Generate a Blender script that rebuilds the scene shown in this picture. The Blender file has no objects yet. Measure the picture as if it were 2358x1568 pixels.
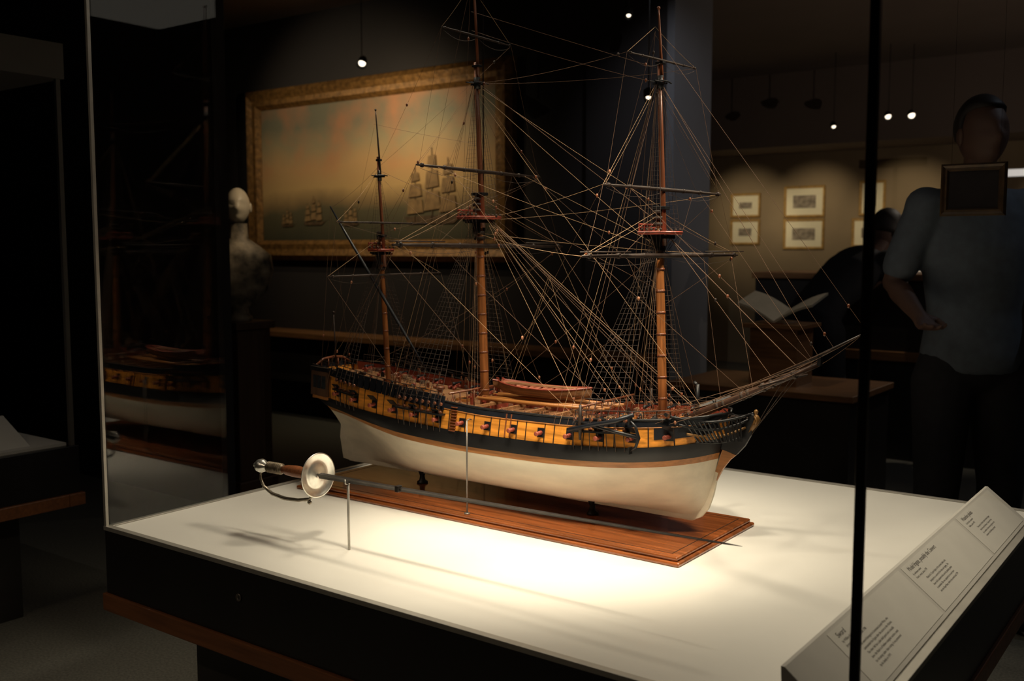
import bpy, math, random
from mathutils import Vector, Matrix
random.seed(7)
Z0=0.62      # height of the display surface above the gallery floor
YC=0.767     # ship centre plane
sc=bpy.context.scene
COL=sc.collection
R2=math.radians

# ------------------------------------------------------------ materials
MATS={}
def mat(name,col,rough=0.5,metal=0.0,var=0.0,scale=20.0,stretch=(1,1,1),bump=0.0,coat=0.0,emit=None,estr=0.0,spec=0.5):
    if name in MATS: return MATS[name]
    m=bpy.data.materials.new(name); m.use_nodes=True
    nt=m.node_tree; b=nt.nodes['Principled BSDF']
    b.inputs['Base Color'].default_value=(*col,1)
    b.inputs['Roughness'].default_value=rough
    b.inputs['Metallic'].default_value=metal
    b.inputs['Coat Weight'].default_value=coat
    b.inputs['Specular IOR Level'].default_value=spec
    tc=nt.nodes.new('ShaderNodeTexCoord'); mp=nt.nodes.new('ShaderNodeMapping')
    mp.inputs['Scale'].default_value=stretch
    nt.links.new(tc.outputs['Object'],mp.inputs['Vector'])
    n=nt.nodes.new('ShaderNodeTexNoise'); n.inputs['Scale'].default_value=scale; n.inputs['Detail'].default_value=5
    nt.links.new(mp.outputs['Vector'],n.inputs['Vector'])
    r=nt.nodes.new('ShaderNodeValToRGB')
    r.color_ramp.elements[0].position=0.3; r.color_ramp.elements[1].position=0.7
    k0=1-var; k1=1+var*0.6
    r.color_ramp.elements[0].color=(col[0]*k0,col[1]*k0,col[2]*k0,1)
    r.color_ramp.elements[1].color=(min(1,col[0]*k1),min(1,col[1]*k1),min(1,col[2]*k1),1)
    nt.links.new(n.outputs['Fac'],r.inputs['Fac']); nt.links.new(r.outputs['Color'],b.inputs['Base Color'])
    if bump>0:
        bp=nt.nodes.new('ShaderNodeBump'); bp.inputs['Strength'].default_value=bump; bp.inputs['Distance'].default_value=0.01
        nt.links.new(n.outputs['Fac'],bp.inputs['Height']); nt.links.new(bp.outputs['Normal'],b.inputs['Normal'])
    if emit:
        b.inputs['Emission Color'].default_value=(*emit,1); b.inputs['Emission Strength'].default_value=estr
    MATS[name]=m; return m

def glass_mat(name,f0=0.04,tint=(0.97,0.98,0.97)):
    m=bpy.data.materials.new(name); m.use_nodes=True; nt=m.node_tree; nt.nodes.clear()
    o=nt.nodes.new('ShaderNodeOutputMaterial'); mx=nt.nodes.new('ShaderNodeMixShader')
    t=nt.nodes.new('ShaderNodeBsdfTransparent'); t.inputs['Color'].default_value=(*tint,1)
    g=nt.nodes.new('ShaderNodeBsdfGlossy'); g.inputs['Roughness'].default_value=0.0
    lw=nt.nodes.new('ShaderNodeLayerWeight'); lw.inputs['Blend'].default_value=0.5
    p=nt.nodes.new('ShaderNodeMath'); p.operation='POWER'; p.inputs[1].default_value=5
    a=nt.nodes.new('ShaderNodeMath'); a.operation='MULTIPLY_ADD'; a.inputs[1].default_value=1-f0; a.inputs[2].default_value=f0
    nt.links.new(lw.outputs['Facing'],p.inputs[0]); nt.links.new(p.outputs[0],a.inputs[0])
    nt.links.new(a.outputs[0],mx.inputs[0]); nt.links.new(t.outputs[0],mx.inputs[1]); nt.links.new(g.outputs[0],mx.inputs[2])
    nt.links.new(mx.outputs[0],o.inputs['Surface']); return m

GLASS=glass_mat('display_glass',0.035)
def wood(name,col,rough=0.4,axis='x',scale=14,var=0.45,coat=0.0):
    st={'x':(0.6,7,7),'y':(7,0.6,7),'z':(7,7,0.5)}[axis]
    return mat(name,col,rough,0,var,scale,st,0.05,coat)
m_white=mat('cream_hull_paint',(0.72,0.65,0.50),0.42,var=0.14,scale=9,stretch=(0.8,3,3))
m_yellow=wood('varnished_yellow_planking',(0.72,0.28,0.04),0.32,'x',16,0.42,0.25)
m_buff=wood('orange_band_wood',(0.42,0.17,0.045),0.4,'x',16,0.3)
m_black=mat('black_ship_paint',(0.009,0.009,0.010),0.4,var=0.3,scale=40,spec=.4)
m_bluek=mat('blueblack_panel_paint',(0.010,0.012,0.017),0.4,var=0.3,scale=40,spec=.4)
m_red=mat('red_ochre_paint',(0.27,0.05,0.028),0.45,var=0.4,scale=40)
m_muzz=mat('dull_red_muzzle',(0.30,0.065,0.035),0.5,var=0.4,scale=60)
m_pink=mat('pinkish_tan_boat_paint',(0.40,0.14,0.08),0.45,var=0.25,scale=30)
m_mast=wood('amber_mast_wood',(0.33,0.12,0.036),0.33,'z',20,0.5,0.3)
m_topm=wood('dark_topmast_wood',(0.19,0.06,0.025),0.35,'z',20,0.4,0.2)
m_deck=wood('deck_planks',(0.27,0.13,0.055),0.5,'x',26,0.5)
m_spar=mat('dark_brown_spar_paint',(0.032,0.020,0.015),0.5,var=0.5,scale=50,spec=.3)
m_bowsp=mat('dark_brown_bowsprit',(0.060,0.030,0.020),0.45,var=0.5,scale=50,spec=.35)
m_board=wood('polished_mahogany_board',(0.28,0.080,0.022),0.22,'x',9,0.5,0.5)
m_rope_l=mat('pale_rope',(0.38,0.235,0.12),0.8,var=0.25,scale=60)
m_rope_d=mat('tarred_rope',(0.050,0.032,0.023),0.8,var=0.3,scale=60)
m_rope_m=mat('brown_rope',(0.15,0.080,0.042),0.8,var=0.3,scale=60)
m_block=mat('block_wood',(0.38,0.16,0.08),0.5,var=0.3,scale=80)
m_gold=mat('gilt_carving',(0.22,0.11,0.03),0.45,0.3,var=0.5,scale=60)
m_silver=mat('polished_silver',(0.80,0.79,0.73),0.30,0.9,var=0.2,scale=50)
m_silvd=mat('tarnished_silver',(0.32,0.28,0.22),0.32,0.9,var=0.4,scale=60)
m_steel=mat('dark_blade_steel',(0.045,0.038,0.034),0.42,0.6,var=0.4,scale=30)
m_grip=wood('sword_grip_wood',(0.26,0.09,0.035),0.35,'y',30,0.4)
m_grip2=mat('grip_wire_binding',(0.20,0.16,0.11),0.4,0.6,var=0.4,scale=90)
m_rod=mat('brushed_steel_rod',(0.20,0.18,0.16),0.4,0.6,var=0.1)
m_floorw=mat('white_display_laminate',(0.79,0.775,0.72),0.38,var=0.05,scale=2.2)
m_case=mat('black_case_laminate',(0.016,0.0145,0.014),0.35,var=0.2,scale=6)
m_trimw=wood('case_trim_cherry_wood',(0.24,0.09,0.032),0.4,'x',10,0.3)
m_trimw2=wood('gallery_trim_wood',(0.26,0.12,0.045),0.45,'x',10,0.3)
m_alu=mat('case_edge_metal',(0.50,0.48,0.43),0.45,0.6,var=0.1)
m_post=mat('dark_case_post_metal',(0.035,0.031,0.030),0.3,0.5,var=0.1)
m_card=mat('grey_label_card',(0.66,0.64,0.58),0.6,var=0.03)
m_panelg=mat('grey_label_stand',(0.58,0.56,0.51),0.5,var=0.03)
m_head=mat('grey_brown_case_header',(0.10,0.09,0.08),0.6,var=0.03)
m_ink=mat('label_ink',(0.13,0.12,0.11),0.7)
m_pwall=mat('dark_gallery_wall_paint',(0.030,0.025,0.025),0.8,var=0.12,scale=2)
m_gwall=mat('bluegrey_wall_paint',(0.14,0.14,0.15),0.8,var=0.08,scale=2)
m_bwall=mat('beige_wall_paint',(0.30,0.22,0.13),0.8,var=0.25,scale=1.2)
m_ceil=mat('gallery_ceiling_paint',(0.20,0.155,0.13),0.8,var=0.08,scale=1.5)
m_carpet=mat('gallery_carpet',(0.15,0.145,0.12),0.95,var=0.35,scale=120,bump=0.3)
m_cdark=mat('dark_cabinet_laminate',(0.03,0.026,0.023),0.35,var=0.2,scale=6)
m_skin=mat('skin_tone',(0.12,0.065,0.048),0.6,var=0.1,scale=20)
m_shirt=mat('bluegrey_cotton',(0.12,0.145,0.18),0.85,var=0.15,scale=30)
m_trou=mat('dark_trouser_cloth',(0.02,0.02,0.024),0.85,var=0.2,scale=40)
m_hair=mat('dark_hair',(0.015,0.010,0.008),0.6,var=0.3,scale=120)
m_marble=mat('pale_marble',(0.66,0.58,0.44),0.45,var=0.12,scale=7)
m_patchy=mat('mottled_plaster',(0.30,0.25,0.18),0.6,var=0.95,scale=14)  # mottling imitates the pale and dark patches of a reflected portrait
m_pedw=wood('brown_pedestal_wood',(0.09,0.045,0.024),0.5,'z',6,0.3)
m_paper=mat('aged_paper',(0.45,0.40,0.31),0.8,var=0.1,scale=14)
m_frame=mat('gilt_picture_frame',(0.28,0.14,0.04),0.45,0.35,var=0.5,scale=30,bump=0.4)
m_frame2=mat('bright_gilt_frame',(0.50,0.30,0.09),0.45,0.2,var=0.3,scale=30)
m_dframe=mat('dark_gilt_frame',(0.07,0.04,0.018),0.45,0.3,var=0.4,scale=30)
m_mat=mat('cream_mount_board',(0.88,0.80,0.58),0.8,var=0.03)
m_print=mat('engraving_print',(0.34,0.28,0.21),0.8,var=0.6,scale=22)
m_dpic=mat('dark_oil_painting',(0.015,0.012,0.012),0.4,var=0.5,scale=14)
m_lamp=mat('lamp_housing',(0.02,0.02,0.02),0.4,0.3)
m_bulb=mat('lamp_bulb_glow',(1,0.9,0.75),0.5,emit=(1,0.85,0.65),estr=2.5)
m_window=mat('dark_leaded_window',(0.03,0.035,0.04),0.12,var=0.2,scale=60)
m_sail=mat('painted_sail_ochre',(0.30,0.18,0.075),0.7,var=0.4,scale=20)
m_pship=mat('painted_ship_brown',(0.12,0.07,0.032),0.7,var=0.5,scale=30)

# ------------------------------------------------------------ mesh builder
class B:
    def __init__(s): s.v=[];s.f=[];s.m=[];s.s=[]
    def add(s,vs,fs,mi=0,sm=False):
        o=len(s.v); s.v+= [tuple(p) for p in vs]
        for f in fs: s.f.append([i+o for i in f]); s.m.append(mi); s.s.append(sm)
        return s
    def box(s,c,d,mi=0,rz=0,M=None):
        vs=[]
        for a in (-.5,.5):
            for b in (-.5,.5):
                for e in (-.5,.5):
                    p=Vector((a*d[0],b*d[1],e*d[2]))
                    if rz: p=Matrix.Rotation(rz,3,'Z')@p
                    if M: p=M@p
                    vs.append(Vector(c)+p)
        return s.add(vs,[(0,1,3,2),(4,6,7,5),(0,4,5,1),(2,3,7,6),(0,2,6,4),(1,5,7,3)],mi)
    def bb(s,x0,x1,y0,y1,z0,z1,mi=0):
        return s.box(((x0+x1)/2,(y0+y1)/2,(z0+z1)/2),(x1-x0,y1-y0,z1-z0),mi)
    def path(s,pts,r,n=6,mi=0,caps=True,flat=None):
        pts=[Vector(p) for p in pts]; k=len(pts)
        if not hasattr(r,'__len__'): r=[r]*k
        vs=[];fs=[]
        up=None
        for i,p in enumerate(pts):
            d=(pts[min(i+1,k-1)]-pts[max(i-1,0)])
            if d.length<1e-9: d=Vector((0,0,1))
            d.normalize()
            if up is None:
                up=Vector((0,0,1)) if abs(d.z)<0.9 else Vector((1,0,0))
            a=d.cross(up)
            if a.length<1e-6: a=d.orthogonal()
            a.normalize(); b=a.cross(d).normalized(); up=b
            for j in range(n):
                t=2*math.pi*j/n
                vs.append(p+(a*math.cos(t)*(flat or 1)+b*math.sin(t))*r[i])
        for i in range(k-1):
            for j in range(n):
                fs.append((i*n+j,i*n+(j+1)%n,(i+1)*n+(j+1)%n,(i+1)*n+j))
        if caps:
            fs.append(tuple(range(n))[::-1]); fs.append(tuple((k-1)*n+j for j in range(n)))
        return s.add(vs,fs,mi,n>5)
    def cyl(s,p,q,r0,r1=None,n=12,mi=0):
        return s.path([p,q],[r0,r0 if r1 is None else r1],n,mi)
    def lathe(s,c,axis,prof,n=20,mi=0):
        ax=Vector(axis).normalized(); a=ax.orthogonal().normalized(); b=ax.cross(a); c=Vector(c)
        vs=[];fs=[];k=len(prof)
        for (t,r) in prof:
            for j in range(n):
                w=2*math.pi*j/n; vs.append(c+ax*t+(a*math.cos(w)+b*math.sin(w))*max(r,1e-5))
        for i in range(k-1):
            for j in range(n): fs.append((i*n+j,i*n+(j+1)%n,(i+1)*n+(j+1)%n,(i+1)*n+j))
        fs.append(tuple(range(n))[::-1]); fs.append(tuple((k-1)*n+j for j in range(n)))
        return s.add(vs,fs,mi,True)
    def ball(s,c,r,n=8,m=6,mi=0,fn=None):
        if not hasattr(r,'__len__'): r=(r,r,r)
        vs=[];fs=[]
        for i in range(m+1):
            ph=math.pi*i/m
            for j in range(n):
                th=2*math.pi*j/n
                p=Vector((r[0]*math.sin(ph)*math.cos(th),r[1]*math.sin(ph)*math.sin(th),r[2]*math.cos(ph)))
                if fn: p=fn(p)
                vs.append(Vector(c)+p)
        for i in range(m):
            for j in range(n): fs.append((i*n+j,(i+1)*n+j,(i+1)*n+(j+1)%n,i*n+(j+1)%n))
        return s.add(vs,fs,mi,True)
    def poly(s,pts,off,mi=0):
        o=Vector(off); n=len(pts); vs=[Vector(p) for p in pts]+[Vector(p)+o for p in pts]
        fs=[tuple(range(n))[::-1],tuple(range(n,2*n))]
        for i in range(n): fs.append((i,(i+1)%n,n+(i+1)%n,n+i))
        return s.add(vs,fs,mi)
    def grid(s,rows,mi=0,sm=True,close=False):
        k=len(rows);n=len(rows[0]);vs=[p for r in rows for p in r];fs=[]
        for i in range(k-1):
            for j in range(n if close else n-1):
                fs.append((i*n+j,i*n+(j+1)%n,(i+1)*n+(j+1)%n,(i+1)*n+j))
        return s.add(vs,fs,mi,sm)
WL={}
def obj(name,b,mats,parent=None,origin=None,bev=0,label=None,cat=None,group=None,kind=None):
    vs=b.v
    if origin is None:
        xs=[p[0] for p in vs];ys=[p[1] for p in vs];zs=[p[2] for p in vs]
        origin=((min(xs)+max(xs))/2,(min(ys)+max(ys))/2,min(zs))
    O=Vector(origin)
    me=bpy.data.meshes.new(name)
    me.from_pydata([tuple(Vector(p)-O) for p in vs],[],b.f)
    if not isinstance(mats,(list,tuple)): mats=[mats]
    for m in mats: me.materials.append(m)
    for p,mi,sm in zip(me.polygons,b.m,b.s): p.material_index=mi; p.use_smooth=sm
    me.validate(); me.update()
    o=bpy.data.objects.new(name,me); COL.objects.link(o)
    WL[o.name]=O.copy()
    if parent: o.parent=parent; o.location=O-WL[parent.name]
    else: o.location=O
    if bev:
        md=o.modifiers.new('bevel','BEVEL'); md.width=bev; md.segments=2; md.limit_method='ANGLE'
    tag(o,label,cat,group,kind); return o
def tag(o,label=None,cat=None,group=None,kind=None):
    if label: o['label']=label
    if cat: o['category']=cat
    if group: o['group']=group
    if kind: o['kind']=kind
def empty(name,loc,parent=None,**k):
    o=bpy.data.objects.new(name,None); o.empty_display_size=0.05; COL.objects.link(o); WL[o.name]=Vector(loc)
    if parent: o.parent=parent; o.location=Vector(loc)-WL[parent.name]
    else: o.location=loc
    tag(o,**k); return o

# ------------------------------------------------------------ room
def struct(name,x0,x1,y0,y1,z0,z1,m):
    return obj(name,B().bb(x0,x1,y0,y1,z0,z1),m,kind='structure')
struct('floor',-9,5.1,-4.1,9.6,-0.1,0,m_carpet)
struct('ceiling',-9,5.1,-4.1,9.6,3.1,3.2,m_ceil)
struct('wall_north',-9,5.1,9.5,9.6,0,3.1,m_bwall)
struct('wall_south',-9,5.1,-4.1,-4.0,0,3.1,m_pwall)
struct('wall_west',-9,-8.9,-4.0,9.5,0,3.1,m_pwall)
struct('wall_east',5.0,5.1,-4.0,9.5,0,3.1,m_gwall)
struct('wall_gallery',-8.9,-0.55,4.0,4.5,0,3.1,m_pwall)
struct('trim_wall_end',-0.55,-0.5,4.0,4.5,0,3.1,m_gwall)
struct('wall_partition',-6.0,-1.87,1.78,1.86,0,3.1,m_pwall)
struct('trim_soffit',-8.9,5.0,8.7,9.5,2.36,3.1,m_ceil)
obj('wall_ledge',B().bb(-5.4,-0.6,3.72,4.0,0.645,0.68).bb(-5.3,-0.7,3.8,4.0,0.3,0.645,1),[m_trimw2,m_cdark],label='long brown wooden ledge fixed along the dark gallery wall',cat='ledge')

# ------------------------------------------------------------ display cases
def rectframe(b,x0,x1,y0,y1,z0,z1,t,mi=0):
    b.bb(x0,x1,y0,y0+t,z0,z1,mi); b.bb(x0,x1,y1-t,y1,z0,z1,mi)
    b.bb(x0,x0+t,y0+t,y1-t,z0,z1,mi); b.bb(x1-t,x1,y0+t,y1-t,z0,z1,mi)
    return b
CX,CY,CH=1.873,1.545,1.75
case=empty('display_case',(CX/2,CY/2,0),label='large glass display case with white floor and black wood-trimmed base',cat='display case')
obj('case_base',B().bb(-0.004,CX+0.004,-0.004,CY+0.004,Z0-0.17,Z0-0.008),m_case,case,bev=0.002)
obj('case_deck',B().bb(0.012,CX-0.012,0.012,CY-0.012,Z0-0.008,Z0),m_floorw,case,label='white display surface')
obj('metal_rim',rectframe(B(),-0.006,CX+0.006,-0.006,CY+0.006,Z0-0.0079,Z0+0.003,0.0165),m_alu,case,bev=0.001)
obj('wood_trim',rectframe(B(),-0.012,CX+0.012,-0.012,CY+0.012,Z0-0.215,Z0-0.17,0.06),m_trimw,case,bev=0.003,label='cherry wood moulding')
obj('plinth',B().bb(0.16,CX-0.16,0.14,CY-0.16,0,Z0-0.17),m_cdark,case)
lk=B(); lk.lathe((0.52,-0.004,Z0-0.072),(0,-1,0),[(0,0.009),(0.003,0.009),(0.003,0.005),(0.001,0.004)],20); lk.box((0.52,-0.0065,Z0-0.072),(0.0015,0.001,0.006),1)
obj('case_lock',lk,[m_rod,m_ink],case)
obj('glass_pane',B().bb(0.0,0.006,0.006,0.37,Z0+0.003,Z0+CH-0.02),GLASS,case)
obj('corner_post',B().bb(-0.005,0.004,-0.005,0.004,Z0,Z0+CH-0.02),m_alu,case,bev=0.001)
obj('corner_post',B().bb(CX-0.009,CX+0.004,-0.006,0.006,Z0,Z0+CH-0.02),m_post,case,bev=0.001,label='dark metal post')
obj('corner_post',B().bb(-0.002,0.002,CY-0.002,CY+0.002,Z0,Z0+CH-0.02),m_post,case)
obj('corner_post',B().bb(CX-0.008,CX+0.005,CY-0.008,CY+0.005,Z0,Z0+CH-0.02),m_post,case)
obj('case_top',B().bb(-0.01,CX+0.01,-0.01,CY+0.01,Z0+CH-0.02,Z0+CH+0.1),m_case,case,label='black light box lid')

nx0,nx1,ny0,ny1=-2.1,-1.05,-0.9,0.54
c2=empty('display_case',((nx0+nx1)/2,(ny0+ny1)/2,0),label='dim glass display case with grey header and wooden base moulding',cat='display case')
obj('case_base',B().bb(nx0,nx1,ny0,ny1,0.45,0.62),m_case,c2,bev=0.002)
obj('wood_trim',rectframe(B(),nx0-.012,nx1+.012,ny0-.012,ny1+.012,0.405,0.45,0.06),m_trimw,c2,bev=0.003)
obj('plinth',B().bb(nx0+.15,nx1-.15,ny0+.15,ny1-.15,0,0.45),m_cdark,c2)
obj('case_deck',B().bb(nx0+.03,nx1-.03,ny0+.03,ny1-.03,0.62,0.63),m_panelg,c2)
obj('corner_post',B().bb(nx1-.025,nx1-.01,ny1-.025,ny1-.01,0.62,1.9),m_head,c2)
obj('case_top',B().bb(nx0,nx1,ny0,ny1,1.9,2.02),m_head,c2)
lp=B().poly([(-1.30,-0.6,0.63),(-1.12,-0.6,0.63),(-1.30,-0.6,0.72)],(0,1.0,0))
obj('label_stand',lp,m_card,label='pale sloping label stand inside a dim case',cat='label stand')

TX=1.764
ls=B().poly([(TX-.002,0.012,Z0+0.0),(1.860,0.012,Z0+0.0),(1.860,0.012,Z0+0.004),(TX,0.012,Z0+0.080),(TX-.006,0.012,Z0+0.080)],(0,1.41,0))
obj('label_stand',ls,m_panelg,label='long grey sloping label rail standing on the white case floor',cat='label stand')
sl=Vector((TX-1.860,0,0.076)); slen=sl.length; up=sl.normalized(); rt=Vector((0,1,0)); nn=rt.cross(up)
def txt(body,size,right_of,up_of,parent,L0,name='label_text'):
    cu=bpy.data.curves.new('t','FONT'); cu.body=body; cu.size=size; cu.extrude=0.00005; cu.space_line=1.0; cu.offset=-.00008 if size<.01 else 0
    o=bpy.data.objects.new('t',cu); COL.objects.link(o)
    bpy.context.view_layer.update()
    me=bpy.data.meshes.new_from_object(o.evaluated_get(bpy.context.evaluated_depsgraph_get()))
    bpy.data.objects.remove(o)
    Mx=Matrix((rt,up,nn)).transposed().to_4x4()
    P=L0+rt*right_of+up*up_of+nn*0.0008
    me.transform(Mx); me.materials.clear(); me.materials.append(m_ink)
    t=bpy.data.objects.new(name,me); COL.objects.link(t); t.parent=parent; t.location=P-WL[parent.name]; WL[t.name]=P
cards=[(0.18,0.59,'Sword',["by William Kinnaird","Jermyn Street, London, about 1790"],
  ["This sword belonged to Lieutenant Joseph West, who","commanded the frigate after the action in the Atlantic.","The silver hilt has a plain shell guard and a knuckle","bow; the blade is of hollow triangular section, made","for thrusting rather than cutting. It was presented","by his family in 1919."]),
 (0.60,1.04,'Model frigate, possibly the Convert',["by unknown maker","France, wood, about 1778"],
  ["Model of a 32-gun frigate of the period, built in the","dockyard as a record of her lines and rigging. The","lower hull is painted white and the planking above","is varnished. She was captured at sea and taken","into the Royal Navy, where she served until 1794."]),
 (1.05,1.40,'Waterloo planks',["by the ship's carpenter","Halifax, about 1815"],
  ["Two pieces of timber taken from the frigate","when she was broken up. They were kept","by a member of the crew and given to the","museum in the following century."])]
base0=Vector((1.860,0,Z0+0.004))
for (a,bv,title,sub,lines) in cards:
    P0=base0+up*0.008
    c=B(); q=[P0+rt*a+nn*.0003,P0+rt*(bv-0.006)+nn*.0003,P0+rt*(bv-0.006)+up*(slen-0.014)+nn*.0003,P0+rt*a+up*(slen-0.014)+nn*.0003]
    c.poly(q,nn*0.0005)
    co=obj('label_card',c,m_card,label='grey museum label card with black text on the sloping rail',cat='label card',group='label cards on the rail')
    O=P0+nn*0.0003
    txt(title,0.0140,a+0.022,slen-0.030,co,O)
    for i,l in enumerate(sub): txt(l,0.0070,a+0.022,slen-0.040-i*0.0085,co,O)
    for i,l in enumerate(lines): txt(l,0.0070,a+0.06,slen-0.061-i*0.0086,co,O)

# ------------------------------------------------------------ ship
def cr(x,T):
    n=len(T)
    if x<=T[0][0]: return T[0][1]
    if x>=T[-1][0]: return T[-1][1]
    for i in range(n-1):
        if x<=T[i+1][0]: break
    x0,y0=T[i];x1,y1=T[i+1];h=x1-x0
    def sl_(k):
        if k==0: return (T[1][1]-T[0][1])/(T[1][0]-T[0][0])
        if k==n-1: return (T[-1][1]-T[-2][1])/(T[-1][0]-T[-2][0])
        a=(T[k][1]-T[k-1][1])/(T[k][0]-T[k-1][0]);b=(T[k+1][1]-T[k][1])/(T[k+1][0]-T[k][0])
        return 0 if a*b<=0 else 2*a*b/(a+b)
    m0=sl_(i);m1=sl_(i+1);t=(x-x0)/h
    return (2*t**3-3*t*t+1)*y0+(t**3-2*t*t+t)*h*m0+(-2*t**3+3*t*t)*y1+(t**3-t*t)*h*m1
ZK=0.062
XS=[(.06,.085),(.2,.066),(.235,.058),(.26,.036),(.36,.010)]
XB=[(.06,1.235),(.075,1.262),(.12,1.285),(.2,1.305),(.3,1.328),(.36,1.338)]
BW=[(0,.088),(.05,.108),(.15,.134),(.3,.155),(.45,.163),(.6,.163),(.75,.158),(.85,.148),(.92,.126),(.96,.096),(.985,.058),(1,.005)]
ZW=[(0,.249),(.1,.243),(.3,.224),(.5,.213),(.7,.208),(.9,.209),(1.1,.217),(1.2,.226),(1.33,.245),(1.4,.26)]
ZR=[(0,.352),(.1,.345),(.3,.324),(.5,.305),(.6,.297),(.75,.290),(.95,.291),(1.1,.299),(1.33,.320),(1.4,.326)]
zw=lambda X:cr(X,ZW); zr=lambda X:cr(X,ZR)
sm=lambda t:(lambda u:u*u*(3-2*u))(min(1,max(0,t)))
def hbs(s,z,X):
    w=zw(X); bw=cr(s,BW); t=min(1,max(0,(z-ZK)/(w-ZK)))
    fm=(1-(1-t)**2.6)**(1/2.2)
    fs=t**2.2; fb=t**0.62
    ws=sm(1-s/.34); wb=sm((s-.70)/.30)
    f=fm*(1-ws)*(1-wb)+fs*ws+fb*wb
    b=bw*f
    if z>w:
        k=(z-w)/.1
        b=b*(1-(.11*(1-wb)-.03*wb)*k**1.3) if k>0 else b
    return max(.0045,b)
def ends(z): return cr(z,XS),cr(z,XB)
def hb(X,z):
    a,c=ends(z); return hbs(min(1,max(0,(X-a)/(c-a))),z,X)
SW=lambda x,y,z:Vector((x,YC+y,Z0+z))
NS=72
ST=[0.5*(1-math.cos(math.pi*i/NS))*0.35+(i/NS)*0.65 for i in range(NS+1)]
def strip(b,zlo,zhi,rows,off=0.0,mi=0,cap=True):
    for sd in (-1,1):
        R=[]
        for r in range(rows+1):
            row=[]
            for s in ST:
                X0=.04+s*1.28; z=zlo(X0)+(zhi(X0)-zlo(X0))*(r/rows)
                a,c=ends(z); X=a+s*(c-a); row.append(SW(X,sd*(hbs(s,z,X)+off),z))
            R.append(row if sd<0 else row[::-1])
        b.grid(R,mi)
        if sd<0: L=[r[0] for r in R]
        else: Rr=[r[-1] for r in R]
    if cap:
        for i in range(rows): b.add([L[i],L[i+1],Rr[i+1],Rr[i]],[(0,1,2,3)],mi,False)
    return b
ship=empty('ship_model',(0.70,YC,Z0),label='three-masted wooden frigate model, cream and yellow hull, on mahogany board',cat='ship model')
bd=B(); x0,x1,y0,y1=.075,1.312,.557,.977
bd.bb(x0,x1,y0,y1,Z0+0.0,Z0+.010); bd.bb(x0+.008,x1-.008,y0+.008,y1-.008,Z0+.010,Z0+.020)
board=obj('base_board',bd,m_board,ship,bev=0.004,label='polished mahogany baseboard')
bi=B(); rectframe(bi,x0+.03,x1-.03,y0+.03,y1-.03,Z0+.0198,Z0+.0204,.002)
obj('inlay_line',bi,m_spar,board)
for X in (.38,.96):
    pg=B().lathe((X,YC,Z0+.0195),(0,0,1),[(0,.016),(.005,.016),(.010,.009),(.022,.007),(.030,.010),(.038,.012),(.044,.008)],16)
    obj('support_peg',pg,m_black,ship)
hull=obj('hull',strip(B(),lambda X:ZK,lambda X:zw(X)-.034,16),m_white,ship,label='cream painted lower hull')
obj('orange_band',strip(B(),lambda X:zw(X)-.034,lambda X:zw(X)-.019,1,.0002),m_buff,hull)
obj('wale',strip(B(),lambda X:zw(X)-.019,lambda X:zw(X)+.017,3,.0028),m_black,hull,label='black wale band')
obj('topside_planking',strip(B(),lambda X:zw(X)+.017,lambda X:zr(X)-.014,4,.0),m_yellow,hull,label='varnished yellow topside planking')
obj('sheer_strake',strip(B(),lambda X:zr(X)-.018,lambda X:zr(X),2,.0015),m_bluek,hull)
mo=B()
for sd in (-1,1):
    for dz,rr in ((.0,.0030),(-.018,.0014)):
        pts=[]
        for s in ST[::2]:
            X0=.04+s*1.28;z=zr(X0)+dz;a,c=ends(z);X=a+s*(c-a);pts.append(SW(X,sd*(hbs(s,z,X)+.001),z))
        mo.path(pts,rr,6,0 if dz==0 else 1)
obj('cap_rail',mo,[m_black,m_buff],hull)
ib=B()
for sd in (-1,1):
    R=[]
    for r in range(3):
        row=[]
        for s in ST[2:-3]:
            X0=.04+s*1.28; z=(zr(X0)-.055)+(.054)*(r/2); a,c=ends(z);X=a+s*(c-a);row.append(SW(X,sd*max(.002,hbs(s,z,X)-.006),z))
        R.append(row if sd>0 else row[::-1])
    ib.grid(R)
obj('inner_bulwark',ib,m_red,hull,label='red painted inner bulwark')
def deck(Xa,Xb,zf,n=24):
    b=B();rows=[]
    for i in range(n+1):
        X=Xa+(Xb-Xa)*i/n;z=zf(X);w=max(.003,hb(X,z)-.005)
        rows.append([SW(X,-w,z),SW(X,-w/2,z+.002),SW(X,0,z+.003),SW(X,w/2,z+.002),SW(X,w,z)])
    b.grid(rows,0,False); return b
obj('quarter_deck',deck(.045,.60,lambda X:zr(X)-.028),m_deck,ship)
obj('forecastle_deck',deck(.99,1.30,lambda X:zr(X)-.022),m_deck,ship)
obj('gun_deck',deck(.58,1.01,lambda X:.246),m_deck,ship)
for X in (.60,.99):
    w=hb(X,.27)-.006
    obj('deck_bulkhead',B().bb(X-.002,X+.002,YC-w,YC+w,Z0+.245,Z0+zr(X)-.026),m_red,ship)
kp=[(.070,.210),(.082,.062),(.086,.050),(1.243,.050),(1.266,.062),(1.284,.085),(1.296,.12),(1.303,.155),(1.308,.175),(1.298,.178),(1.288,.14),(1.272,.09),(1.24,.068),(.10,.068),(.094,.210)]
k=B().poly([SW(x,-.0050,z) for x,z in kp],(0,.010,0))
obj('keel',k,m_white,hull,bev=.001)
rd=B().poly([SW(x,-.0045,z) for x,z in [(.074,.20),(.086,.052),(.060,.055),(.047,.12),(.055,.20)]],(0,.009,0))
obj('rudder',rd,m_white,hull)
s1=[(1.303,.155),(1.318,.185),(1.335,.208),(1.350,.222),(1.318,.232),(1.300,.178)]
obj('cutwater',B().poly([SW(x,-.0045,z) for x,z in s1],(0,.009,0)),m_buff,hull)
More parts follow.
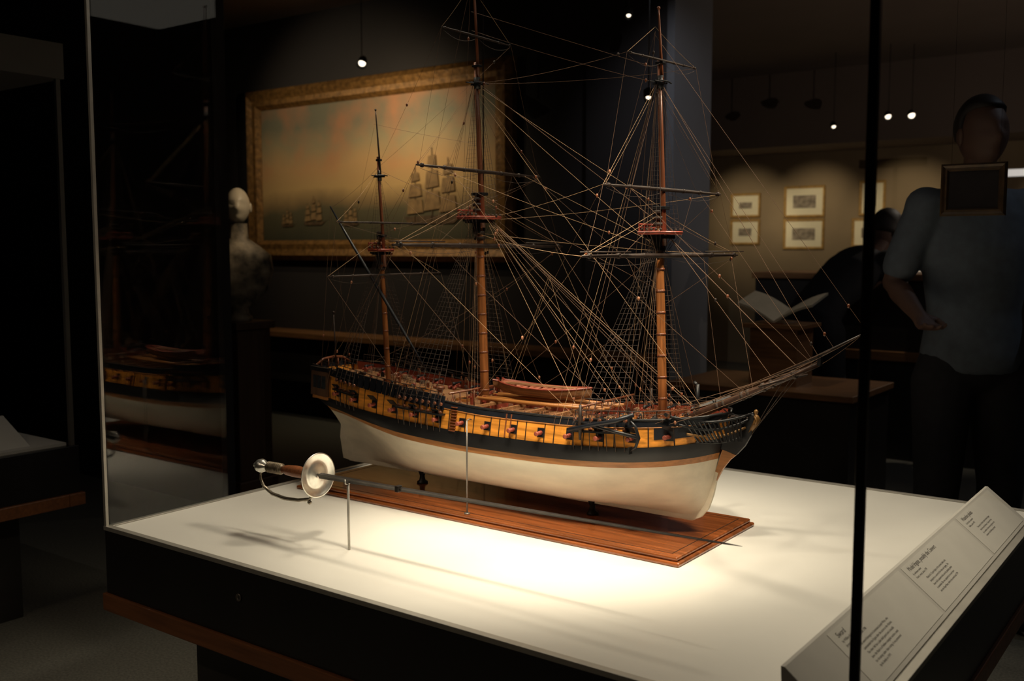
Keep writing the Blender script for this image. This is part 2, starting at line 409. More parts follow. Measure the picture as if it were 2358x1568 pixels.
s2=[(1.352,.223),(1.372,.246),(1.386,.272),(1.392,.30),(1.394,.318),(1.386,.322),(1.376,.310),(1.362,.297),(1.335,.285),(1.318,.28),(1.312,.232)]
obj('knee_of_the_head',B().poly([SW(x,-.0048,z) for x,z in s2],(0,.0096,0)),m_black,hull,bev=.001)
fg=B(); fg.path([SW(1.380,0,.278),SW(1.395,0,.300),SW(1.399,0,.314),SW(1.395,0,.322)],[.005,.007,.006,.004],8); fg.ball(SW(1.396,0,.327),(.0055,.005,.006),10,8)
fg.path([SW(1.395,-.007,.318),SW(1.402,-.009,.308),SW(1.396,-.008,.298)],.0024,6);fg.path([SW(1.395,.007,.318),SW(1.402,.009,.308),SW(1.396,.008,.298)],.0024,6)
obj('figurehead',fg,m_gold,hull)
for sd in (-1,1):
  for k2,(z0_,z1_,sag) in enumerate([(.318,.322,.016),(.300,.308,.018),(.278,.290,.014),(.258,.268,.008)]):
    hr=B(); X0=1.245+.014*k2; yy=hb(X0,z0_)
    pts=[SW(X0+(1.386-.006*k2-X0)*t, sd*(yy*(1-t)**1.15+.006), z0_+(z1_-z0_)*t-sag*math.sin(math.pi*t)) for t in [i/10 for i in range(11)]]
    hr.path(pts,.0032 if k2<3 else .0022,6,1 if k2==2 else 0)
    if k2==0:
        for t in (.12,.19,.25,.32,.38,.44,.5,.56,.62,.68,.74,.80,.85):
            hr.path([SW(1.25+t*.135,sd*(.118*(1-t)**1.15+.006),.318-.014*math.sin(math.pi*t)),SW(1.28+t*.105,sd*(.088*(1-t)**1.15+.005),.258)],.0024,5,0)
    obj('head_rail',hr,[m_black,m_gold],hull)
nt_=B()
for i in range(9):
    t=i/8; X=1.27+.105*t; w=.10*(1-t)**1.1+.004
    nt_.path([SW(X,-w,.300+.01*t),SW(X,0,.306+.006*t),SW(X,w,.300+.01*t)],.0018,4)
obj('head_grating',nt_,m_spar,hull,kind='stuff')
def patch(b,X0,X1,za,zb,off,sd,mi=0,n=3,thick=.004):
    O=[];I=[]
    for i in range(n+1):
        X=X0+(X1-X0)*i/n
        O.append([SW(X,sd*(hb(X,z)+off),z) for z in (za(X) if callable(za) else za, zb(X) if callable(zb) else zb)])
        I.append([SW(X,sd*(hb(X,z)+off-thick),z) for z in (za(X) if callable(za) else za, zb(X) if callable(zb) else zb)])
    loop=[O[i][0] for i in range(n+1)]+[O[i][1] for i in range(n,-1,-1)]
    loopi=[I[i][0] for i in range(n+1)]+[I[i][1] for i in range(n,-1,-1)]
    m=len(loop); vs=loop+loopi
    fs=[]
    for i in range(n):
        fs.append((i,i+1,m-2-i,m-1-i))
    for i in range(m): fs.append((i,m+i,m+(i+1)%m,(i+1)%m))
    b.add(vs,fs,mi,False)
PX=[.165+.0825*i for i in range(14)]
for sd in (-1,1):
    b=B(); patch(b,1.205,1.318,lambda x:zw(x)+.034,lambda x:zr(x)-.014,.0012,sd,0,8,.003); obj('bow_panel',b,m_bluek,hull)
    for X in PX:
        zc=zw(X)+.040 if X>.55 else zw(X)+.042
        b=B(); patch(b,X-.0105,X+.0105,zc-.0105,zc+.0115,.0016,sd,0,2,.003)
        obj('gun_port',b,[m_black,m_spar],hull)  # flat black patch paints the dark of an open port
        b=B(); y=hb(X,zc)
        b.poly([SW(X-.012,sd*(y+.003),zc+.013),SW(X+.012,sd*(y+.003),zc+.013),SW(X+.012,sd*(y+.017),zc+.026),SW(X-.012,sd*(y+.017),zc+.026)],(0,0,.002))
        if X<.58 or X>1.02: obj('port_lid',b,m_black,hull)
        c=B(); c.lathe(SW(X,sd*(y-.004),zc),(0,sd,0),[(0,.0056),(.012,.0052),(.020,.0045)],12,0)
        c.lathe(SW(X,sd*(y+.016),zc),(0,sd,0),[(0,.0045),(.0005,.0054),(.007,.0058),(.0075,.0036)],12,1)
        obj('cannon',c,[m_red,m_muzz],ship,label='black cannon with dull red muzzle')
for sd in (-1,1):
    X=.15; i=0
    while X<.575:
        p=B(); patch(p,X,X+.0205,lambda x:zr(x)-.022,lambda x:zr(x)+.013,.0065,sd,0,1,.0045)
        if sd<0 or i%2==0: obj('bulwark_panel',p,m_bluek,hull)
        X+=.0265;i+=1
    for i,X in enumerate([.120+.0275*j for j in range(42)]):
        if i%3==1: continue
        p=B(); patch(p,X-.0010,X+.0010,lambda x:zw(x)+.015,lambda x:zr(x)-.016,.0020,sd,0,1,.003); obj('shadow_stripe',p,m_spar,hull)  # thin dark strips stand in for rope and gun shadows on the planking
for sd in (-1,1):
    q=B(); patch(q,.022,.115,lambda x:.262,lambda x:.338,.012,sd,0,4,.016); patch(q,.018,.118,lambda x:.336,lambda x:.347,.016,sd,1,4,.02); patch(q,.028,.112,lambda x:.252,lambda x:.264,.009,sd,2,4,.014)
    qo=obj('quarter_gallery',q,[m_pedw,m_black,m_buff],hull)
    for j in range(3):
        w=B(); patch(w,.034+j*.026,.054+j*.026,.285,.322,.0128,sd,0,1,.002); obj('window',w,m_window,qo)
def channel(xa,xb,sd):
    z=lambda X:zw(X)+.052
    b=B(); n=6
    top=[]
    for i in range(n+1):
        X=xa+(xb-xa)*i/n; y=hb(X,z(X)); top.append((X,y))
    vs=[];fs=[]
    for (X,y) in top:
        for (yy,zz) in ((y-.002,0),(y+.020,0),(y+.020,.004),(y-.002,.004)): vs.append(SW(X,sd*yy,z(X)+zz))
    for i in range(n):
        for j in range(4): fs.append((i*4+j,i*4+(j+1)%4,(i+1)*4+(j+1)%4,(i+1)*4+j))
    fs+= [(0,1,2,3),(n*4,n*4+3,n*4+2,n*4+1)]
    b.add(vs,fs); return b
CHN=[(.43,.60,8),(1.00,1.15,7),(.155,.255,5)]
mast_fn=[lambda z:.612-.042*(z-.3), lambda z:1.158-.037*(z-.3), lambda z:.250-.062*(z-.3)]
top_z=[.7775,.732,.690]
def MP(k,z,y=0,dx=0): return SW(mast_fn[k](z)+dx,y,z)
RS=.64
for ki,(xa,xb,nsh) in enumerate(CHN):
    for sd in (-1,1):
        co=obj('channel',channel(xa,xb,sd),m_black,hull)
        chn=B();lad=B();bot=[];dd=B()
        for i in range(nsh):
            X=xa+.008+(xb-xa-.016)*i/(nsh-1); zc=zw(X)+.055; y=hb(X,zc)+.018
            chn.cyl(SW(X,sd*y,zc),SW(X-.003,sd*(hb(X,zw(X)+.012)+.004),zw(X)+.008),.0012,n=4)
            for h in (.004,.026): dd.lathe(SW(X,sd*y-sd*h*.15-.003*sd,zc+h),(0,1,0),[(0,.0042),(.001,.0050),(.004,.0050),(.005,.0042)],8)
            bot.append(SW(X,sd*(y-.004),zc+.026)); 
            for o2 in (-.002,.002): chn.cyl(SW(X+o2,sd*y,zc+.004),SW(X+o2,sd*(y-.003),zc+.026),.0004,n=4)
        tz=top_z[ki]
        tp=[MP(ki,tz+.012,sd*.006,(i-nsh/2)*.0015) for i in range(nsh)]
        obj('chain_plate',chn,m_rope_d,co); obj('deadeye',dd,m_topm,co)
        for a,b_ in zip(bot,tp): lad.cyl(a,b_,.0008,.0006,4)
        nr=int((tz-.31)/.0115)
        for r in range(1,nr-1):
            t=r/nr
            for i in range(nsh-1):
                p=bot[i].lerp(tp[i],t);q=bot[i+1].lerp(tp[i+1],t); lad.cyl(p,q,.00034,n=3)
        obj('shroud_ladder',lad,m_rope_d,ship,label='tarred shrouds with ratlines')
def lerp(a,b,t): return a+(b-a)*t
masts=[]
spec=[ (0,.25,.845,1.185,1.50,.0120),(1,.275,.795,1.135,1.262,.0110),(2,.29,.735,.955,1.100,.0080)]
for k,zd,zc,zt,zp,r0 in spec:
    b=B(); b.path([MP(k,zd+(zc-zd)*t) for t in (0,.2,.4,.6,.8,1)],[r0*v for v in (1,1,.98,.94,.86,.7)],14)
    mo_=obj('mast',b,m_mast,ship,origin=MP(k,zd),label='amber wooden mast')
    masts.append(mo_)
    zz=zd+.06
    while zz<top_z[k]-.03:
        obj('mast_hoop',B().cyl(MP(k,zz),MP(k,zz+.005),r0*1.06,n=14),m_topm,mo_); zz+=.052
    b=B(); b.path([MP(k,lerp(zc-.09,zt+.01,t),0,.012-.004*t) for t in (0,.3,.6,1)],[r0*.62,r0*.62,r0*.55,r0*.42],12)
    obj('topmast',b,m_topm,mo_)
    b=B(); b.path([MP(k,lerp(zt-.05,zp,t),0,.016-.006*t) for t in (0,.5,.9,1)],[r0*.36,r0*.30,r0*.22,r0*.15],8); 
    b.ball(MP(k,zp,0,.010),r0*.4,8,6)
    obj('topgallant_mast',b,m_topm if k<2 else m_spar,mo_)
    obj('mast_cap',B().box(MP(k,zc,0,.006),(r0*3.2,r0*2.2,.008)),m_black,mo_,bev=.001)
    obj('mast_cap',B().box(MP(k,zt,0,.012),(r0*1.9,r0*1.4,.006)),m_black,mo_,bev=.001)
    R_=[.058,.054,.036][k]; z=top_z[k]
    c=MP(k,z)
    poly=[(-R_*.55,-R_*.95),(R_*.35,-R_*.95)]+[(R_*.35+R_*.62*math.cos(a),R_*.95*math.sin(a)) for a in [math.pi*(-.5+ i/10) for i in range(1,10)]]+[(R_*.35,R_*.95),(-R_*.55,R_*.95)]
    pl=B().poly([(c.x+x,c.y+y,c.z) for x,y in poly],(0,0,.0045)); 
    pts=[(c.x+x,c.y+y,c.z+.0055) for x,y in poly]; pl.path(pts+[pts[0]],.0022,5)
    tp_=obj('mast_top',pl,m_red,mo_,label='red brown fighting top platform')
    tr=B()
    for yy in (-1,-.5,0,.5,1): tr.cyl((c.x-R_*.52,c.y+yy*R_*.9,c.z),(c.x-R_*.52,c.y+yy*R_*.9,c.z+.024),.0016,n=5)
    for h in (.010,.017,.024): tr.cyl((c.x-R_*.52,c.y-R_*.9,c.z+h),(c.x-R_*.52,c.y+R_*.9,c.z+h),.0014 if h<.02 else .0026,n=5)
    obj('top_railing',tr,m_red,tp_)
    tt=B()
    for yy in (-.012,.012): tt.box((c.x,c.y+yy,c.z-.006),(R_*1.3,.004,.008))
    for xx in (-.014,.014): tt.box((c.x+xx,c.y,c.z-.004),(.004,R_*1.7,.006))
    tt.box((c.x,c.y-.010,c.z-.022),(r0*2,.004,.03)); tt.box((c.x,c.y+.010,c.z-.022),(r0*2,.004,.03))
    obj('trestle_tree',tt,m_black,mo_)
    ct=B(); cc=MP(k,zt-.045,0,.010); e=R_*.55
    for xx in (-.008,.006,.018): ct.path([(cc.x+xx-.004,cc.y-e,cc.z),(cc.x+xx,cc.y,cc.z+.001),(cc.x+xx-.004,cc.y+e,cc.z)],.0018,5)
    ct.box((cc.x,cc.y-.005,cc.z-.003),(.034,.002,.004));ct.box((cc.x,cc.y+.005,cc.z-.003),(.034,.002,.004))
    ct.cyl(MP(k,zt-.06,0,.011),MP(k,zt-.03,0,.011),r0*.75,n=8)
    obj('crosstree',ct,m_black,mo_)
    for dz in (-.055,-.04,.02,.035,.05): obj('mast_band',B().cyl(MP(k,z+dz),MP(k,z+dz+.008),r0*(1.25 if dz<0 else 1.3),n=12),m_spar,mo_)
    for sd in (-1,1):
        lad=B(); n=5 if k<2 else 3
        bot=[Vector((c.x-R_*.35+R_*.9*i/(n-1),c.y+sd*R_*.92,c.z+.006)) for i in range(n)]
        tq=[MP(k,zt-.045,sd*.005,.006+.002*i) for i in range(n)]
        for a,d in zip(bot,tq):
            lad.cyl(a,d,.0006,.0005,4); lad.lathe(a+Vector((0,-.002,.006)),(0,1,0),[(0,.003),(.004,.003)],7)
            lad.cyl(a-Vector((0,0,.006)),MP(k,z-.06,sd*.008),.0006,n=3)
        nr=int((zt-z)/.0125)
        for r in range(1,nr-2):
            t=r/nr
            for i in range(n-1): lad.cyl(bot[i].lerp(tq[i],t),bot[i+1].lerp(tq[i+1],t),.00030,n=3)
        obj('shroud_ladder',lad,m_rope_d,ship)
Y={}
def yard(key,k,z,L,r,ang=6,tilt=0,dx=.018):
    c=MP(k,z,0,dx); a=R2(ang); d=Vector((math.sin(a),math.cos(a),math.sin(R2(tilt))))
    b=B(); b.path([c+d*L*t for t in (-1,-.8,-.35,0,.35,.8,1)],[r*v for v in (.45,.65,.95,1,.95,.65,.45)],10)
    for t in (-.93,-.6,-.3,.3,.6,.93): b.cyl(c+d*L*t,c+d*(L*t+.006),r*1.15,n=8,mi=0)
    o=obj('yard',b,[m_spar],masts[k],origin=c,label='dark painted yard')
    j=B()
    pts=[c+d*L*t+Vector((0,0,-.004-.018*(1-(abs(t)-.5)**2*4))) for t in [-.95+.19*i for i in range(11)]]
    j.path(pts,.0004,4)
    obj('foot_rope',j,m_rope_d,o)
    if key in('mc','fc'):
        for sg in (-1,1):
            j=B(); j.path([c+d*L*sg*t+Vector((.008,0,.009)) for t in (.48,.8,1.05)],[.0018,.002,.0014],6); obj('studding_sail_boom',j,m_spar,o)
    Y[key]=(c-d*L,c,c+d*L,d,L)
yard('mc',0,.706,.335,.0064,5,-.3); yard('mt',0,.905,.240,.0050,6,-1.0); yard('mg',0,1.262,.135,.0028,5,-2)
yard('fc',1,.682,.305,.0060,9,0); yard('ft',1,.838,.215,.0048,12,-1.0); yard('fg',1,1.140,.125,.0028,12,-2)
yard('zc',2,.622,.205,.0036,10,.5); yard('zt',2,.773,.165,.0030,10,0)
lt=B(); lt.path([SW(.413,-.014,.35),SW(.33,-.014,.453),SW(.226,-.014,.582),SW(.10,-.014,.737),SW(.03,-.014,.825)],[.0028,.0046,.005,.004,.002],10)
obj('lateen_yard',lt,m_bluek,masts[2],origin=SW(.226,-.014,.582))
bz=lambda X:.345+(X-1.33)*.49
jz=lambda X:.405+(X-1.43)*.557
bs=B(); bs.path([SW(1.20,0,bz(1.20)),SW(1.33,0,bz(1.33)),SW(1.45,0,bz(1.45)),SW(1.54,0,bz(1.54))],[.0095,.0095,.0075,.0055],12)
bso=obj('bowsprit',bs,m_bowsp,ship,origin=SW(1.20,0,bz(1.20)))
jb=B(); jb.path([SW(1.43,0,jz(1.43)+.003),SW(1.54,0,jz(1.54)),SW(1.64,0,jz(1.64))],[.0042,.0042,.0024],10); obj('jib_boom',jb,m_spar,bso)
obj('bowsprit_cap',B().box(SW(1.54,0,bz(1.54)+.008),(.008,.012,.024)),m_black,bso)
sy=B(); sy.path([SW(1.455,-.13,bz(1.46)-.004),SW(1.46,0,bz(1.46)-.002),SW(1.465,.13,bz(1.46)-.004)],[.0022,.004,.0022],8); obj('spritsail_yard',sy,m_spar,bso)
for X in (1.30,1.315,1.36,1.375,1.41,1.43,1.48): obj('gammoning',B().cyl(SW(X,0,bz(X)),SW(X+.006,0,bz(X+.006)),.0108,n=10),m_rope_d,bso)
fs_=B(); fs_.path([SW(.030,0,.335),SW(.022,0,.50)],[.003,.0015],8); fs_.ball(SW(.022,0,.503),.004,8,6); obj('flag_staff',fs_,m_spar,ship)
ropes=[]
def rp(a,b,r=.00075,m=None,sag=0.0):
    if sag==0 and r<.001 and random.random()<.5: sag=random.uniform(.002,.009)
    ropes.append((Vector(a),Vector(b),r*RS,m or m_rope_m,sag))
L_,D_,M_=m_rope_l,m_rope_d,m_rope_m
rp(MP(0,.80),SW(1.235,0,.325),.0016,M_); rp(MP(0,.81),SW(1.20,0.01,.32),.0012,M_)
rp(MP(0,1.15),MP(1,.76),.0011,M_); rp(MP(0,1.14,.004),MP(1,.80),.0008,L_)
rp(MP(0,1.33),MP(1,1.125),.0007,M_); rp(MP(0,1.28),MP(1,1.09),.0006,M_)
rp(MP(1,.75),SW(1.50,0,bz(1.50)),.0015,M_);rp(MP(1,.76),SW(1.44,.0,bz(1.44)),.0011,M_)
rp(MP(1,1.11),SW(1.54,0,bz(1.54)+.01),.0010,M_);rp(MP(1,1.10,.004),SW(1.57,0.002,jz(1.57)),.0007,M_)
rp(MP(1,1.20),SW(1.64,0,jz(1.64)),.0007,M_)
rp(MP(2,.70),MP(0,.36),.0011,M_);rp(MP(2,.93),MP(0,.80),.0008,M_);rp(MP(2,1.06),MP(0,.98),.0006,M_)
for z_ in (.25,.27,.285): rp(SW(1.372+(z_-.25)*.6,0,z_),SW(1.46+(z_-.25)*1.2,0,bz(1.46+(z_-.25)*1.2)),.0012,D_)
for sd in (-1,1):
    rp(SW(1.24,sd*.125,.30),SW(1.48,0,bz(1.48)),.0009,M_);rp(SW(1.21,sd*.135,.30),SW(1.52,0,bz(1.52)),.0007,M_)
    rp(SW(1.26,sd*.10,.345),SW(1.50,sd*.01,bz(1.50)+.005),.0008,M_);rp(SW(1.26,sd*.09,.325),SW(1.57,sd*.002,jz(1.57)),.0007,M_)
    rp(SW(1.27,sd*.05,.335),SW(1.54,sd*.003,bz(1.54)+.012),.0008,M_);rp(SW(1.25,sd*.11,.33),SW(1.46,sd*.12,bz(1.46)),.0007,M_)
    rp(SW(1.46,sd*.13,bz(1.46)),SW(1.54,0,bz(1.54)+.01),.0006,M_);rp(SW(1.46,sd*.13,bz(1.46)),SW(1.18,sd*.12,.31),.0006,M_)
    rp(SW(1.46,sd*.13,bz(1.46)),SW(1.63,0,jz(1.63)),.0005,M_)
    i=0 if sd<0 else 2
    y=lambda k_:Y[k_][i]
    inn=lambda k_,f:Y[k_][1]+Y[k_][3]*Y[k_][4]*f*sd
    for k_,mk,zt_ in (('mc',0,.84),('mt',0,1.14),('mg',0,1.40),('fc',1,.79),('ft',1,1.09),('fg',1,1.22),('zc',2,.73),('zt',2,.92)):
        rp(y(k_),MP(mk,zt_),.0008,L_); 
        if k_ in('mc','mt','fc','ft'):
            rp(inn(k_,.97),MP(mk,zt_-.012,sd*.004),.0006,L_ if sd<0 else M_)
            rp(inn(k_,.55),MP(mk,zt_-.02,sd*.003),.0006,M_)
    for a_,b_ in (('mt','mc'),('mg','mt'),('ft','fc'),('fg','ft'),('zt','zc')):
        rp(y(a_),inn(b_,.96),.0006,M_)
        if a_ in('mt','ft'): rp(inn(a_,.5),inn(b_,.12),.0005,M_)
    rp(y('mc'),SW(.09,sd*.10,.345),.0007,M_,.02); rp(inn('mc',.97),SW(.14,sd*.12,.335),.0006,M_,.02)
    rp(y('mt'),MP(2,.745,sd*.01),.0006,M_,.01); rp(y('mt'),MP(2,.70,sd*.01),.0006,M_,.01)
    rp(y('mg'),MP(2,.93),.0005,M_)
    rp(y('fc'),MP(0,.74,sd*.01),.0008,L_,.008); rp(y('fc'),SW(.68,sd*.14,.30),.0007,L_ if sd<0 else M_,.004)
    rp(y('ft'),MP(0,.775,sd*.02),.0007,L_,.008); rp(y('ft'),SW(.70,sd*.03,.36),.0006,M_)
    rp(y('fg'),MP(0,1.14),.0006,M_,.01)
    rp(y('zc'),SW(.45,sd*.14,.305),.0006,M_); rp(y('zt'),MP(0,.68,sd*.01),.0005,M_)
    rp(inn('mc',.9),SW(.98,sd*.13,.30),.0006,L_); rp(inn('mc',.5),SW(1.05,sd*.06,.31),.0007,M_)
    rp(inn('mt',.7),MP(1,.70,sd*.02),.0007,L_); rp(inn('mt',.5),SW(1.10,sd*.08,.31),.0008,L_ if sd<0 else M_)
    rp(inn('mt',.85),MP(1,.60,sd*.01),.0006,M_)
    rp(inn('fc',.9),SW(1.38,sd*.02,bz(1.38)),.0006,M_); rp(inn('ft',.6),SW(1.53,sd*.004,bz(1.53)),.0006,M_)
    rp(inn('fc',.5),SW(1.28,sd*.07,.315),.0006,M_)
    for j in range(3):
        rp(MP(0,1.14,sd*.003),SW(.40+j*.025,sd*(hb(.42,.28)+.012),.285),.0008,M_ if j else L_)
        rp(MP(1,1.09,sd*.003),SW(.965+j*.022,sd*(hb(.98,.27)+.012),.275),.0008,M_ if j else L_)
    rp(MP(2,.90,sd*.003),SW(.13,sd*.135,.30),.0007,M_);rp(MP(0,1.40),SW(.38,sd*.155,.285),.0006,M_);rp(MP(1,1.21),SW(.95,sd*.165,.275),.0006,M_)
    for j in range(4):
        rp(MP(0,.74,sd*.012),SW(.60+j*.035,sd*(.06+.03*j),.305),.0006,L_ if j==1 else M_)
        rp(MP(1,.69,sd*.012),SW(1.10+j*.03,sd*(.05+.025*j),.31),.0006,L_ if j==1 else M_)
        rp(MP(2,.62,sd*.008),SW(.20+j*.03,sd*(.05+.02*j),.33),.0005,M_)
for j in range(7):
    rp(MP(0,.76,-.02+.006*j,.05),SW(.98+.035*j,-.11+.034*j,.315),.0008 if j%2 else .0010,L_ if j%3==0 else M_)
rp(MP(0,1.12),SW(1.27,-.02,.33),.0009,L_);rp(MP(0,1.13),MP(1,.69,.01),.0008,L_)
rp(SW(.03,-.014,.82),MP(2,.93),.0006,M_);rp(SW(.10,-.014,.737),MP(2,.92),.0006,M_);rp(SW(.03,-.014,.82),SW(.03,-.06,.345),.0006,M_);rp(SW(.03,-.014,.82),SW(.03,.06,.345),.0006,M_)
rp(SW(.41,-.014,.353),SW(.45,-.10,.305),.0006,M_);rp(MP(2,1.05),SW(.03,-.05,.35),.0005,M_)
P1=MP(0,.80).lerp(SW(1.235,0,.325),.36)
rp(P1,SW(.70,0,.345),.0007,L_);rp(P1,SW(.93,0,.345),.0006,L_);rp(P1+Vector((.006,0,0)),SW(.71,.004,.345),.0005,L_)
def ropegeo(b,r_):
    a,c,r,m,s=r_
    n=9 if s else 2
    b.path([a.lerp(c,t/(n-1))-Vector((0,0,s*4*(t/(n-1))*(1-t/(n-1)))) for t in range(n)],r,4)
ropes.sort(key=lambda r:-(r[0]-r[1]).length*r[2])
for r_ in ropes[:96]:
    b=B(); ropegeo(b,r_); obj('rope',b,r_[3],ship)
b=B()
ml=[L_,M_,D_]
for r_ in ropes[96:]:
    n0=len(b.f); ropegeo(b,r_)
    for q in range(n0,len(b.f)): b.m[q]=ml.index(r_[3])
if b.f: obj('minor_rigging',b,ml,ship,kind='stuff')
nb=0
for r_ in ropes:
    if nb>=96: break
    t=random.choice((.03,.05,.92,.95,.5,.12,.3,.8)); p=r_[0].lerp(r_[1],t)-Vector((0,0,r_[4]*4*t*(1-t)))
    b=B().ball(p,(.0034,.0027,.0048),7,5); obj('pulley_block',b,(m_block,m_topm,m_topm,m_spar)[nb%4],ship); nb+=1
def cannon_at(X,y,z,sd):
    b=B(); b.lathe(SW(X,y-sd*.016,z+.013),(0,sd,0),[(-.003,.001),(0,.0035),(.002,.005),(.012,.0045),(.030,.0036),(.034,.0045),(.036,.0040)],10)
    o=obj('cannon',b,m_black,ship,label='small black cannon on red carriage')
    c=B(); 
    for s2 in (-1,1):
        c.poly([SW(X+s2*.006-.001,y-sd*.020,z+.003),SW(X+s2*.006-.001,y+sd*.008,z+.003),SW(X+s2*.006-.001,y+sd*.008,z+.013),SW(X+s2*.006-.001,y-sd*.006,z+.011),SW(X+s2*.006-.001,y-sd*.020,z+.006)],(.002,0,0))
        for yy in (-.015,.004): c.lathe(SW(X+s2*.009-.0015,y+sd*yy,z+.004),(1,0,0),[(0,.004),(.003,.004)],8)
    c.box(SW(X,y-sd*.006,z+.005),(.012,.024,.003)); 
    obj('gun_carriage',c,m_red,o)
for sd in (-1,1):
    for X in (.10,.16,.225,.29,.355,.42,.485,.54): cannon_at(X,sd*(hb(X,zr(X))-.030),zr(X)-.022,sd)
    for X in (.66,.742,.825,.907): cannon_at(X,sd*(hb(X,.26)-.034),.255,sd)
    for X in (1.05,1.12,1.19): cannon_at(X,sd*(hb(X,zr(X))-.028),zr(X)-.016,sd)
def launch():
    b=B(); x0,x1=.655,.955; n=22; out=[];inn=[]
    for i in range(n+1):
        s=i/n; X=x0+(x1-x0)*s
        w=.040*(1-abs(2*s-1)**3.2)**.8+.001
        if s==0: w=.022
        keel=.308+.014*abs(2*s-1)**4; gun=.335+.011*(2*s-1)**2
        ro=[];ri=[]
        for j in range(9):
            a=math.pi*j/8
            yy=-w*math.cos(a); zz=gun-(gun-keel)*math.sin(a)**.75
            ro.append(SW(X,yy,zz)); ri.append(SW(X,yy*.90,min(gun,zz+.008)))
        out.append(ro);inn.append(ri)
    b.grid(out,0);b.grid([r[::-1] for r in inn],1)
    for e in (0,8):
        b.path([r[e] for r in out],.0024,5,2)
    o=obj('launch_boat',b,[m_deck,m_pink,m_red],ship,label='small open wooden boat carried amidships')
    for X in (.70,.74,.78,.82,.86,.90):
        s=(X-x0)/(x1-x0); w=.040*(1-abs(2*s-1)**3.2)**.8
        obj('thwart',B().box(SW(X,0,.334),(.008,2*w*.92,.003)),m_pink,o)
    for y in (-.012,.004,.014): obj('oar',B().path([SW(.68,y,.338),SW(.90,y+.004,.339)],.0016,5),m_deck,o)
    st=B().poly([SW(.650,-.0015,.318),SW(.656,-.0015,.308),SW(.660,-.0015,.349),SW(.652,-.0015,.351)],(0,.003,0)); obj('boat_sternpost',st,m_red,o)
launch()
for y in (-.045,-.02,.03,.05):
    sp=B(); sp.path([SW(.62,y,.296),SW(.80,y,.298),SW(1.02,y,.302)],[.005,.0055,.004],8); obj('spare_spar',sp,m_buff,ship)
for X in (.68,.76,.84,.92):
    w=hb(X,.285)-.006; obj('skid_beam',B().box(SW(X,0,.287),(.008,2*w,.007)),m_deck,ship)
dk=lambda X:zr(X)-.026
for X,w,l in ((.54,.04,.04),(.38,.035,.05),(.31,.03,.03),(1.06,.045,.04),(1.22,.03,.03)):
    z=dk(X) if X<.6 else zr(X)-.020
    h=B(); rectframe(h,X-l/2,X+l/2,YC-w/2,YC+w/2,Z0+z,Z0+z+.008,.004)
    for i in range(5): h.bb(X-l/2+.004+i*(l-.008)/5,X-l/2+.004+i*(l-.008)/5+.002,YC-w/2+.004,YC+w/2-.004,Z0+z,Z0+z+.006,1)
    obj('hatch',h,[m_buff,m_spar],ship)
cp=B().lathe(SW(.45,0,dk(.45)),(0,0,1),[(0,.012),(.003,.012),(.006,.007),(.016,.009),(.018,.014),(.024,.014),(.026,.010)],16); obj('capstan',cp,m_topm,ship)
wh=B()
for xx in (.282,.290):
    pts=[SW(xx,.014*math.cos(a),dk(.28)+.022+.014*math.sin(a)) for a in [2*math.pi*i/16 for i in range(17)]]; wh.path(pts,.0013,5,caps=False)
    for i in range(8):
        a=math.pi*i/4; wh.cyl(SW(xx,0,dk(.28)+.022),SW(xx,.018*math.cos(a),dk(.28)+.022+.018*math.sin(a)),.0008,n=4)
wh.cyl(SW(.278,0,dk(.28)+.022),SW(.294,0,dk(.28)+.022),.004,n=8); wh.box(SW(.276,0,dk(.28)+.011),(.003,.006,.026)); wh.box(SW(.296,0,dk(.28)+.011),(.003,.006,.026))
obj('steering_wheel',wh,m_topm,ship)
for X in (.585,.63,1.13,1.185,1.205):
    z=dk(X) if X<.6 else (.250 if X<.9 else zr(X)-.020)
    h=.05 if X==.63 else .03
    bt=B()
    for y in (-.025,.025): bt.box(SW(X,y,z+h/2),(.006,.006,h))
    bt.box(SW(X,0,z+h*.75),(.005,.075,.006)); 
    for i in range(7): bt.cyl(SW(X,-.03+.01*i,z+h*.75-.006),SW(X,-.03+.01*i,z+h*.75+.010),.0011,n=5)
    obj('belaying_bitts',bt,m_red if X<.7 else m_topm,ship)
bf=B().bb(1.001,1.007,YC-.13,YC+.13,Z0+.296,Z0+.302); 
for i in range(9): bf.cyl(SW(1.004,-.12+.03*i,.275),SW(1.004,-.12+.03*i,.318),.002,n=6)
bf.cyl(SW(1.004,-.13,.318),SW(1.004,.13,.318),.003,n=6)
obj('breast_rail',bf,m_topm,ship)
bf=B()
for i in range(9): bf.cyl(SW(.597,-.12+.03*i,.27),SW(.597,-.12+.03*i,.315),.002,n=6)
bf.cyl(SW(.597,-.135,.316),SW(.597,.135,.316),.003,n=6); obj('breast_rail',bf,m_topm,ship)
gs=B(); gs.path([SW(1.225,.05,.29),SW(1.225,.05,.372)],.005,10); gs.path([SW(1.225,.05,.368),SW(1.215,.05,.376)],.005,10); obj('galley_chimney',gs,m_black,ship)
for sd in (-1,1):
    for (xa,xb) in ((.06,.57),(1.00,1.24)):
        n=int((xb-xa)/.03); sn=B(); pts=[]
        for i in range(n+1):
            X=xa+(xb-xa)*i/n; yy=sd*(hb(X,zr(X))-.001); sn.cyl(SW(X,yy,zr(X)-.002),SW(X,yy,zr(X)+.020),.0011,n=5); pts.append(SW(X,yy,zr(X)+.020))
        sn.path(pts,.0012,5); sn.path([p-Vector((0,0,.008)) for p in pts],.0006,4)
        obj('stanchion_rail',sn,m_spar,ship)
